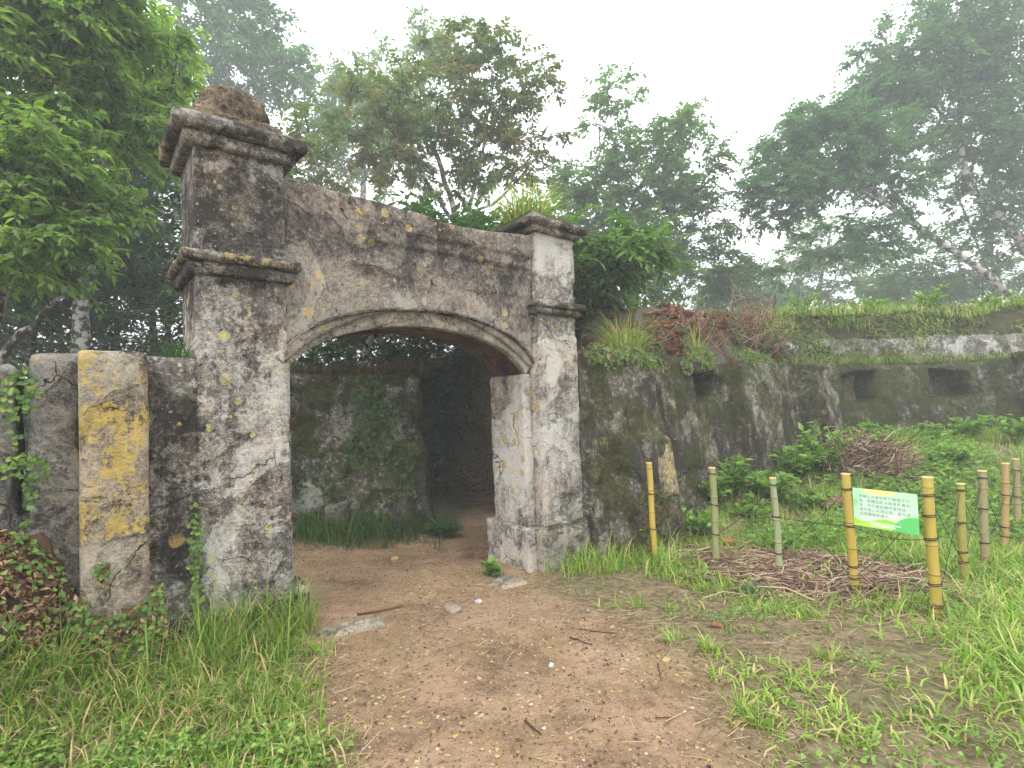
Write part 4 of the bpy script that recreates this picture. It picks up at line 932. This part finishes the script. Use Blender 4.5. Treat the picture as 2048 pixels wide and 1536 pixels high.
# ------------------------------------------------------------------ litter on the ground
M_GRAV = rndmat('gravel', [(0, (.045, .045, .048)), (.22, (.15, .11, .08)), (.4, (.38, .26, .10)), (.8, (.42, .30, .15)), (1, (.40, .36, .29))])
def stones(r, p, s):
    N = len(p); o = np.array([[1, 0, 0], [0, 1, 0], [-1, 0, 0], [0, -1, 0], [0, 0, 1], [0, 0, -1], [.62, .62, .55], [-.62, .6, .5], [-.6, -.62, .5], [.6, -.6, .52]], float)
    V = o[None] * s[:, None, None] * r.uniform(.7, 1.3, (N, 10, 1)) * np.array([1, 1, .6]); a = r.uniform(0, 6.28, N); c, s_ = np.cos(a)[:, None], np.sin(a)[:, None]
    V = np.stack([V[..., 0] * c - V[..., 1] * s_ * 1.0, V[..., 0] * s_ + V[..., 1] * c, V[..., 2]], -1) + p[:, None]
    f = np.array([[0, 1, 6], [6, 1, 4], [4, 0, 6], [1, 2, 7], [7, 2, 4], [4, 1, 7], [2, 3, 8], [8, 3, 4], [4, 2, 8], [3, 0, 9], [9, 0, 4], [4, 3, 9]])
    return V.reshape(-1, 3), (np.arange(N)[:, None, None] * 10 + f[None]).reshape(-1, 3)
x = r.uniform(-2.6, 1.8, 28000); y_ = 1.4 + 5.2 * r.random(28000) ** 1.4; k = (r.random(28000) < path_mask(x, y_) * (.45 + .55 * ss(n2(x, y_, 1.1, 51), -.1, .35))); x, y_ = x[k], y_[k]
sz = .003 + .010 * r.random(len(x)) ** 4.5; V, Fc = stones(r, np.stack([x, y_, hgt(x, y_) + .001], -1), sz)
o = mesh('gravel', V, [Fc], M_GRAV, None, {'rnd': np.repeat(r.random(len(x)), 10)}, False); tag(o, 'fine ochre and grey gravel on the dirt path', 'gravel', kind='stuff')
M_STRAW = rndmat('straw', [(0, (.12, .08, .045)), (.4, (.30, .22, .12)), (1, (.52, .42, .25))])
def straws(r, x, y, L, rad=.0016):
    a = r.uniform(0, 6.28, len(x)); d = np.stack([np.cos(a), np.sin(a), r.normal(.05, .12, len(x))], -1) * (L * r.uniform(.4, 1.3, len(x)))[:, None]
    A = np.stack([x, y, hgt(x, y) + .006], -1); B = A + d; B[:, 2] = np.maximum(B[:, 2], hgt(B[:, 0], B[:, 1]) + .004); return prisms(A, B, rad, rad * .6)
n_ = 26000; x = r.uniform(-3.4, 3.6, n_); y_ = 1.2 + 4.4 * r.random(n_) ** 1.3; pm_ = path_mask(x, y_); edge = np.clip(4 * pm_ * (1 - pm_), 0, 1)
w_ = (.10 + .9 * edge * (x < 0) + .25 * edge + .35 * (1 - pm_)) * (to_gate(x, y_)[1] < -.05); k = r.random(n_) < w_; x, y_ = x[k], y_[k]
V, Q = straws(r, x, y_, .10); o = mesh('straw', V, [Q], M_STRAW, None, {'rnd': np.repeat(r.random(len(x)), 6)}, False); tag(o, 'dry straw scattered along the path edges', 'straw', kind='stuff')
n_ = 6000; x = r.uniform(-2.6, 2.2, n_); y_ = r.uniform(1.5, 7.5, n_); p = np.stack([x, y_, hgt(x, y_) + .006], -1)
k = to_gate(x, y_)[1] > -3; o = leafstuff('leaf_litter', 'small fallen brown leaves and bark chips on the path', p[k], np.tile(UP, (k.sum(), 1)), .022, .012, rndmat('chips', [(0, (.03, .02, .012)), (.6, (.13, .07, .035)), (1, (.3, .2, .11))]), 140, cat='leaves')

def rock(label, p, rad, mat, seed, name='stone', cat='stone', amp=.13, sq=2.6):
    V, Q = lump((0, 0, 0), rad, seed, 18, 11, amp, sq)
    o = mesh(name, V, [Q], mat, None, loc=(float(p[0]), float(p[1]), float(p[2] + rad[2] * .45)), rotz=seed * 1.3); tag(o, label, cat); return o
M_PEB = plain('pale_pebble', (.42, .40, .37), .25, 40, .8, .3); M_GST = plain('grey_stone', (.2, .185, .165), .4, 25, .9, .6)
M_OCH = plain('ochre_stone', (.40, .28, .12), .35, 30, .9, .5)
rock('pale round pebble alone in the middle of the path', onground(1103, 1334), (.022, .016, .013), M_PEB, 1)
rock('pale pebble at the far side of the path by the threshold rubble', onground(957, 1206), (.032, .024, .02), M_PEB, 2)
rock('flat ochre stone at the right edge of the path', onground(1333, 1322), (.03, .022, .009), M_OCH, 3)
rock('dark stone chip in front of the threshold slab', onground(822, 1270), (.02, .015, .01), M_GST, 4)
rock('brownish stone on the dirt inside the gateway', onground(790, 1120), (.05, .04, .025), M_OCH, 5)
rock('grey stone half buried in the grass below the yellow pier', onground(148, 1275), (.06, .05, .035), M_GST, 6)
rock('dark stone in the grass right of the yellow pier foot', onground(272, 1290), (.045, .04, .03), M_GST, 7)
rock('white stone chip in the dirt near the inner wall', onground(776, 1093), (.03, .02, .008), M_PEB, 8)
rock('grey rubble lump at the middle of the threshold', onground(905, 1222), (.085, .06, .03), plain('rubble', (.24, .2, .16), .5, 25, .95, 1), 9, amp=.2)
def scrap(label, px, py, s, seed):
    p = onground(px, py); V, Q, m = rough_box((-.07 * s, -.045 * s, -.03 * s), (.07 * s, .045 * s, .03 * s), .012 * s, r=.015, amp=.014, chip=.03, seed=seed)
    o = mesh('brick_fragment', V, [Q], M_BRICK, None, {'loss': m}, True, (float(p[0]), float(p[1]), float(p[2]) + .015), seed); tag(o, label, 'brick')
scrap('orange brick scrap lying in the grass by the path', 1434, 1256, .55, 81)
scrap('red brick lump on the brushwood beside the second bamboo post', 1455, 1090, 1.6, 82)
scrap('red brick fragment in the weeds above the third bamboo post', 1520, 1010, 1.2, 83)
C_SLAB = concrete('threshold_concrete', mid=(.28, .24, .18), light=(.48, .43, .35), bias=.1, lichen=0, moss=-.05, streak=0, crack=False)
def slab(label, px, py, dims, rz, seed):
    p = onground(px, py); o = rbox('threshold_slab', (-dims[0], -dims[1], -.12), (dims[0], dims[1], dims[2]), C_SLAB, None, .02, r=.03, amp=.014, chip=.05, seed=seed, loc=tuple(float(v) for v in p), rotz=rz); tag(o, label, 'slab')
slab('worn pale concrete slab across the path beside the near pillar', 690, 1262, (.27, .10, .03), .45, 91)
slab('flat worn concrete sill at the foot of the jamb', 1005, 1168, (.22, .16, .012), .69, 92)
# twigs lying on the path
M_STICK = plain('dark_stick', (.055, .035, .025), .4, 30)
def stick(label, a, b, rad, seed, mat=M_STICK, name='stick'):
    r = np.random.default_rng(seed); A, B = onground(*a), onground(*b); s = np.linspace(0, 1, 7)[:, None]; pts = A + (B - A) * s; pts[1:-1, :2] += r.normal(0, .05 * np.linalg.norm(B - A), (5, 2)) * .3
    pts[:, 2] = hgt(pts[:, 0], pts[:, 1]) + rad * 1.1 + .004; V, Fs = tube(pts - A, np.linspace(rad, rad * .6, 7), 6); o = mesh(name, V, Fs, mat, None, loc=tuple(float(v) for v in A)); tag(o, label, 'stick')
stick('short dark stick lying in the lower middle of the path', (1050, 1447), (1082, 1474), .006, 1)
stick('long brown stick behind the threshold slab', (715, 1232), (805, 1215), .009, 2, plain('red_stick', (.12, .06, .035), .4, 30))
stick('thin brown twig across the upper right of the path', (1160, 1260), (1235, 1270), .004, 3)
stick('thin dark twig below the upper right twig', (1140, 1278), (1185, 1292), .005, 4)
stick('thin twig at the right path edge below the ochre stone', (1316, 1330), (1322, 1365), .004, 5)
stick('reddish straight twig low on the right of the path', (1310, 1440), (1350, 1441), .003, 6)
# brushwood
M_BRUSH = rndmat('dry_brushwood', [(0, (.07, .04, .028)), (.4, (.21, .125, .085)), (.75, (.36, .25, .17)), (1, (.52, .41, .30))])
def brush(label, n, sampler, L, rad, seed, flat=.12):
    r = np.random.default_rng(seed); b = MB(); c = sampler(r, n)
    for k in range(n):
        a = r.normal(.35, .8); l = L * r.uniform(.4, 1.3); d = np.array([math.cos(a), math.sin(a), r.normal(0, flat)]) * l / 2
        pts = np.stack([c[k] - d, c[k] + r.normal(0, .06 * l, 3), c[k] + d]); g = hgt(pts[:, 0], pts[:, 1]) + .006; pts[:, 2] = np.maximum(pts[:, 2], g)
        b.add(*tube(pts, rad * r.uniform(.35, 1.2) * np.array([1, .85, .5]), 4, False), r.random())
    o = b.build('brushwood_pile', M_BRUSH); tag(o, label, 'brushwood', kind='stuff'); return o
def samp1(r, n):
    x = 2.75 + r.uniform(-1, 1, n) * .85 + .18 * r.normal(0, 1, n); y = 5.0 + (x - 2.75) * -.25 + .38 * r.normal(0, 1, n); return np.stack([x, y, hgt(x, y) + .01 + .05 * r.random(n)], -1)
brush('flat pile of dry brown brushwood behind the bamboo posts', 2000, samp1, .36, .0065, 401)
hc = at(1765, 950, 7.4)
def samp2(r, n):
    d = nrm(r.normal(0, 1, (n, 3))); d[:, 2] = np.abs(d[:, 2]); q = d * r.random((n, 1)) ** .4 * [.75, .45, .55]; x, y = hc[0] + q[:, 0], hc[1] + .3 + q[:, 1]
    return np.stack([x, y, hgt(x, y) + q[:, 2]], -1)
brush('heaped tangle of dead brushwood in front of the loopholed wall', 900, samp2, .5, .008, 402, .45)
def samp3(r, n):
    q = r.normal(0, 1, (n, 3)) * [.42, .14, .22]; p = to_world(8.9 + q[:, 0], .28 + q[:, 1], 2.72 + q[:, 2]); return p
brush('dead roots and straw hanging over the end of the brick ruin', 420, samp3, .4, .006, 403, .9)
def samp5(r, n):
    q = r.normal(0, 1, (n, 3)) * [0, .05, .16]; x = r.uniform(5.5, 8.9, n); z = 2.68 + q[:, 2]; return to_world(x, .24 + .25 * (z - 2) + q[:, 1], z)
brush('dry brown vines draped across the red brick ruin', 300, samp5, .3, .005, 405, .9)
x = r.uniform(5.2, 9.2, 5000); z = r.uniform(2.1, 3.0, 5000); k = vnoise(np.stack([x * 2.3, z * 3.1, x * 0 + 6], -1)) > .12; x, z = x[k], z[k]
p = to_world(x, .2 + .25 * (z - 2) + .06 * r.random(len(x)), z); leafstuff('creeping_plants', 'patchy brown and green creepers over the brick ruin', p, nrm(np.tile(np.array([sy, -cy, .4]), (len(x), 1))), .065, .032, G_BANK, 134)
for k, (lx_, h_, w_, lab) in enumerate([(1.2, .4, .35, 'bushy plant on the bank top left of the smaller loophole'), (2.5, .3, .4, 'low bushy plant on the bank top between the loopholes'), (3.7, .45, .4, 'bushy plant on the bank top above the wider loophole'), (5.0, .35, .4, 'bushy plant on the bank top near the right edge')]):
    shrub('leafy_shrub', lab, (4.7 + lx_, 10.32, 3.0), h_ * 1.2, w_, 18, G_SHRUB, 230 + k, .11, .055)
def samp4(r, n):
    x = r.uniform(-.9, 1.6, n); y = r.uniform(8.6, 9.6, n); return np.stack([x, y, hgt(x, y) + .5 * r.random(n) ** 2], -1)
brush('dim fallen branches on the ground beyond the arch', 220, samp4, .6, .008, 404, .3)
M_LOG = plain('cut_log', (.16, .09, .06), .4, 18, .9, .7)
for k, (px, py, l, rd) in enumerate([(1672, 1018, .42, .075), (1680, 1050, .36, .04)]):
    p = onground(px, py, 6.5); s = np.linspace(-1, 1, 8)[:, None]; pts = s * np.array([[l / 2, .08, .02]]); pts[:, 2] += .01 * np.sin(s[:, 0] * 4)
    V, Fs = tube(pts, rd * np.array([.95, 1, 1.02, .98, 1, 1.03, .97, .92]), 12); o = mesh('log', V, Fs, M_LOG, None, loc=(float(p[0]), float(p[1]), float(p[2]) + rd)); tag(o, ['thick reddish cut log lying left of the sign', 'thinner cut log below the thick log'][k], 'log')
# dead vine stems on the gateway
M_VINE = plain('dead_vine', (.15, .115, .09), .4, 40)
def vine(label, pts, rad):
    pts = np.array([[*to_world(a, b, c)] for a, b, c in pts]); s = np.linspace(0, len(pts) - 1, 22); Q_ = np.stack([np.interp(s, np.arange(len(pts)), pts[:, k]) for k in range(3)], -1)
    for _ in range(2): Q_[1:-1] = .25 * Q_[:-2] + .5 * Q_[1:-1] + .25 * Q_[2:]
    V, Fs = tube(Q_ - pts[0], np.linspace(rad, rad * .5, 22), 6); o = mesh('dead_vine', V, Fs, M_VINE, None, loc=tuple(pts[0])); tag(o, label, 'vine')
def gp(px, py, ly):
    d = ray(px, py); n = np.array([-sy, cy, 0]); G = np.array([GX, GY, 0]) + n * ly; P_ = EYE + d * (((G - EYE) @ n) / (d @ n)); lx, _ = to_gate(P_[0], P_[1]); return (float(lx), ly, float(P_[2]))
vine('dead looping vine stem on the face over the arch', [gp(*q, .05) for q in [(893, 517), (880, 545), (862, 562), (840, 562), (828, 545), (815, 520), (803, 500)]], .006)
vine('short broken vine stub below the looping vine', [gp(*q, .055) for q in [(822, 540), (828, 562), (828, 574), (850, 572)]], .005)
vine('thin forked dead vine on the far pillar', [gp(*q, -.012) for q in [(1062, 632), (1085, 645), (1100, 660), (1108, 678), (1125, 682), (1138, 690)]], .006)
vine('thin side shoot of vine on the far pillar', [gp(*q, -.014) for q in [(1080, 640), (1098, 655), (1112, 656), (1118, 650)]], .004)
vine('reddish root hanging down the end of the battered wall', [gp(*q, -.38) for q in [(1548, 660), (1560, 690), (1580, 722), (1590, 730)]], .012)

# ------------------------------------------------------------------ bamboo posts, cords, sign
def bamboo_mat(name, a, b):
    t = NT(name); P = t.obj(); n = t.noise(t.mapv(P, (30, 30, 4)), 2, 5, .6); n2_ = t.noise(P, 5, 3)
    c = t.mix(n2_, a, b); c = t.mix(t.rng(n, .55, .75, 0, .6), c, tuple(q * .5 for q in a)); return t.done(c, .45, t.bump(n, .2, .003), .4)
BM = {'yellow': bamboo_mat('bamboo_yellow', (.50, .35, .05), (.42, .31, .08)), 'green': bamboo_mat('bamboo_green', (.22, .24, .10), (.30, .28, .12)),
      'pale': bamboo_mat('bamboo_pale_green', (.34, .36, .20), (.26, .30, .15)), 'olive': bamboo_mat('bamboo_olive', (.33, .27, .04), (.28, .26, .08)),
      'tan': bamboo_mat('bamboo_tan', (.32, .25, .13), (.24, .22, .11)), 'orange': bamboo_mat('bamboo_orange', (.40, .25, .09), (.32, .23, .11))}
M_CUT = plain('bamboo_cut', (.60, .42, .20), .25, 60, .8, .3); M_TIE = plain('black_cord', (.012, .012, .013), .3, 60, .6, .2, .4); M_NODE = plain('bamboo_node', (.17, .13, .06), .3, 40, .7, .3)
posts = []
def post(label, top, bot, rad, mat, seed, ties):
    r = np.random.default_rng(seed); b = onground(*bot) if len(bot) == 2 else at(*bot); Yd = b[1]; tp = at(top[0], top[1], Yd + .01); H = tp[2] - b[2]; ax = np.array([tp[0] - b[0], tp[1] - b[1], H])
    root = thing('bamboo_post', label, 'bamboo post', b, 0, 'bamboo posts of the low rope fence')
    zs = np.linspace(-.15, 1, 60); nodes = np.arange(r.uniform(.08, .2), 1, r.uniform(.21, .27)); rr = rad * (1 - .06 * zs)
    for q in nodes: rr = rr * (1 + .10 * np.exp(-((zs - q) / .012) ** 2) - .05 * np.exp(-((zs - q - .03) / .012) ** 2))
    P_ = zs[:, None] * ax; P_[:, :2] += .006 * np.sin(zs * 5 + seed)[:, None] * np.array([[1, .3]])
    V, Fs = tube(P_, rr, 14, False); mesh('culm', V, Fs, mat, root)
    # cut hollow top: lip, inner wall, diaphragm
    e = P_[-1]; th = np.arange(14) / 14 * 2 * np.pi; c_ = np.stack([np.cos(th), np.sin(th), 0 * th], -1); R0 = rr[-1]
    ring = np.concatenate([e + c_ * R0 * 1.08 - [0, 0, .004], e + c_ * R0 * 1.10 + [0, 0, .005], e + c_ * R0 * .74 + [0, 0, .006], e + c_ * R0 * .72 - [0, 0, .03]]); i = np.arange(14); j = (i + 1) % 14
    Q = np.concatenate([np.stack([i + 14 * k, j + 14 * k, j + 14 * (k + 1), i + 14 * (k + 1)], -1) for k in range(3)]); mesh('cut_end', ring, [Q, (i + 42)[None]], M_CUT, root)
    for q in nodes:
        o = q * ax; n_ = MB(); n_.add(*tube(np.array([o - [0, 0, .004], o, o + [0, 0, .004]]) + [.006 * math.sin(q * 5 + seed), 0, 0], np.array([1.06, 1.13, 1.06]) * rad * (1 - .06 * q), 14)); n_.build('node_ring', M_NODE, root)
    for q in ties:
        o = q * ax + np.array([.006 * math.sin(q * 5 + seed), .002 * math.sin(q * 5 + seed), 0]); tb = MB()
        for kk in range(2):
            a = np.linspace(0, 2 * np.pi, 19); pts = o + np.stack([np.cos(a) * rad * 1.08, np.sin(a) * rad * 1.08, .009 * kk + .006 * np.sin(a + seed + kk)], -1); tb.add(*tube(pts, .0034, 5, False))
        tb.build('tie', M_TIE, root)
    posts.append((b, ax, ties, rad)); return root
PD = [('green yellow bamboo post leftmost, standing against the battered wall', (1297, 926), (1309, 1092, 5.55), .032, 'yellow', (.2, .62)),
      ('greenish bamboo post second from the left, behind the brick lump', (1424, 936), (1434, 1132), .035, 'green', (.32, .62, .94)),
      ('pale green bamboo post third from the left at the brushwood', (1546, 956), (1560, 1150), .031, 'pale', (.22, .6, .93)),
      ('yellow bamboo post holding the left side of the sign', (1692, 948), (1709, 1180), .036, 'yellow', (.1, .2, .55, .87)),
      ('thick bright yellow bamboo post nearest the viewer, right of the sign', (1855, 955), (1873, 1230), .037, 'yellow', (.06, .22, .55, .72, .87)),
      ('olive bamboo post just right of the nearest yellow post', (1920, 968), (1929, 1165), .033, 'olive', (.2, .3, .6, .93)),
      ('tan green bamboo post third from the right edge', (1963, 942), (1972, 1135), .036, 'tan', (.25, .6, .92)),
      ('orange brown bamboo post second from the right edge', (2010, 927), (2010, 1110), .034, 'orange', (.2, .3, .65)),
      ('slim tan bamboo post at the right edge of the picture', (2031, 918), (2036, 1070), .033, 'tan', (.5, .85))]
for k, (lab, tp, bt, rd, mt, ti) in enumerate(PD): post(lab, tp, bt, rd, BM[mt], 500 + k, ti)
cord = MB(); r = np.random.default_rng(600)
def tp_(i, q): b, ax, ti, rd = posts[i]; return b + ax * q
for (i, j) in [(0, 1), (1, 2), (2, 3), (3, 4), (4, 5), (5, 6), (6, 7), (7, 8)]:
    ti, tj = posts[i][2], posts[j][2]
    for a_, b_ in [(ti[0], tj[-1]), (ti[-1], tj[0]), (ti[len(ti) // 2], tj[len(tj) // 2])]:
        A, B = tp_(i, a_), tp_(j, b_); s = np.linspace(0, 1, 9)[:, None]; pts = A + (B - A) * s - np.array([0, 0, .05]) * (4 * s * (1 - s)) * r.uniform(.2, 1.2)
        cord.add(*tube(pts, .0028, 4, False))
c_o = cord.build('fence_cord', M_TIE); tag(c_o, 'slack black cords strung between the bamboo posts', 'cord')

pA = at(1705, 975, 4.02); pB = at(1834, 989, 3.64); ux = pB - pA; SW = float(np.hypot(ux[0], ux[1])); SH = .285
slope = ux[2] / SW
sg = thing('notice_sign', 'green printed notice sign with rows of grey characters tied between two yellow posts', 'sign', pA, math.atan2(ux[1], ux[0]))
def sgp(u, v, d): return np.array([u, -d, slope * u - v])     # u right, v down, d towards the viewer
t = NT('sign_print'); P = t.obj(); x_, y__, z_ = t.sep(P)
u_ = t.math('DIVIDE', x_, SW); v_ = t.math('DIVIDE', t.math('SUBTRACT', t.math('MULTIPLY', x_, slope), z_), SH)
colr = t.mix(t.rng(u_, 0, .6), (.50, .86, .50), (.56, .92, .55))
dy = t.math('ADD', t.math('POWER', t.math('DIVIDE', t.math('SUBTRACT', u_, .42), .3), 2.0), t.math('POWER', t.math('DIVIDE', v_, .16), 2.0))
colr = t.mix(t.rng(dy, .3, 1.15, 1, 0), colr, (.95, .93, .30))
hl = t.math('ADD', t.math('MULTIPLY', t.math('SINE', t.math('MULTIPLY', u_, 9.0)), .06), .80)
wz = t.math('MULTIPLY', t.rng(v_, .14, .3), t.math('MULTIPLY', t.rng(u_, .05, .14), t.rng(u_, .93, .82))); colr = t.mix(t.math('MULTIPLY', wz, .55), colr, (.80, .95, .78))
colr = t.mix(t.math('GREATER_THAN', v_, hl), colr, (.36, .72, .07))
hl2 = t.math('ADD', t.math('MULTIPLY', t.math('SINE', t.math('ADD', t.math('MULTIPLY', u_, 13.0), 1.0)), .05), .90); colr = t.mix(t.math('GREATER_THAN', v_, hl2), colr, (.50, .85, .12))
gr = t.math('ADD', t.math('POWER', t.math('DIVIDE', t.math('SUBTRACT', u_, 1.0), .38), 2.0), t.math('POWER', t.math('DIVIDE', t.math('SUBTRACT', v_, 1.0), .42), 2.0)); colr = t.mix(t.math('LESS_THAN', gr, 1.0), colr, (.14, .60, .17))
cl_ = t.math('ADD', t.math('POWER', t.math('DIVIDE', t.math('SUBTRACT', u_, .02), .07), 2.0), t.math('POWER', t.math('DIVIDE', t.math('SUBTRACT', v_, .38), .1), 2.0)); colr = t.mix(t.math('LESS_THAN', cl_, 1.0), colr, (.30, .72, .32))
M_SIGN = t.done(colr, .35, None, .4)
M_WHITE = plain('print_white', (.78, .86, .80), .05, 5, .4, 0); M_INK = plain('print_grey', (.25, .28, .36), .05, 5, .5, 0)
def quad3(u0, u1, v0, v1, d0, d1):
    c = [sgp(a, b, d) for d in (d0, d1) for a, b in ((u0, v0), (u1, v0), (u1, v1), (u0, v1))]
    return np.array(c), np.array([[0, 1, 2, 3], [7, 6, 5, 4], [0, 4, 5, 1], [1, 5, 6, 2], [2, 6, 7, 3], [3, 7, 4, 0]])
V, Q = quad3(0, SW, 0, SH, -.002, .002); mesh('panel', V, [Q], M_SIGN, sg, None, False)
V, Q = quad3(.26 * SW, .74 * SW, .855 * SH, .885 * SH, .002, .003); mesh('print_bar', V, [Q], M_WHITE, sg, None, False)
V, Q = quad3(.28 * SW, .66 * SW, .905 * SH, .945 * SH, .002, .003); mesh('print_bar', V, [Q], M_WHITE, sg, None, False)
def text_part(body, size, u0, v0, mat, name, cell):
    mb = MB()
    for k, ch in enumerate(body):
        if ch not in GLYPH: continue
        co, tr = GLYPH[ch]
        V = np.array([sgp(u0 + k * cell + p_[0] * size, v0 - p_[1] * size, .0032) for p_ in co]); mb.add(V, tr)
    if mb.n: mb.build(name, mat, sg, False)
cell = SW * .80 / 12
for k, row in enumerate(rows): text_part(row, cell * .98, .10 * SW, (.235 + k * .115) * SH, M_INK, 'lettering', cell)
for (a, b) in ((0, (3, .87)), (SW, (4, .87))):
    A = sgp(a, .01, 0); tbm = MB(); i, q = b; Bw = tp_(i, q) - pA; cz, sz_ = math.cos(-sg.rotation_euler[2]), math.sin(-sg.rotation_euler[2]); Bl = np.array([Bw[0] * cz - Bw[1] * sz_, Bw[0] * sz_ + Bw[1] * cz, Bw[2]])
    tbm.add(*tube(np.stack([A, (A + Bl) / 2 - [0, 0, .004], Bl]), .003, 5)); tbm.build('tie', M_TIE, sg)

# ------------------------------------------------------------------ mist
V = np.array([(x, y, z) for x in (-520, 520) for y in (-520, 520) for z in (-1.6, 34.0)], float)
Q = np.array([[0, 1, 3, 2], [4, 6, 7, 5], [0, 4, 5, 1], [2, 3, 7, 6], [0, 2, 6, 4], [1, 5, 7, 3]])
hm = bpy.data.materials.new('mist'); hm.use_nodes = True; hm.node_tree.nodes.clear()
ho = hm.node_tree.nodes.new('ShaderNodeOutputMaterial'); hv = hm.node_tree.nodes.new('ShaderNodeVolumePrincipled')
hv.inputs['Color'].default_value = (.93, .96, 1, 1); hv.inputs['Density'].default_value = .0058; hv.inputs['Anisotropy'].default_value = 0.1
hm.node_tree.links.new(hv.outputs[0], ho.inputs['Volume'])
hz = mesh('haze', V, [Q], hm, None, None, False); hz['kind'] = 'stuff'; hz['label'] = 'pale mountain mist filling the air'
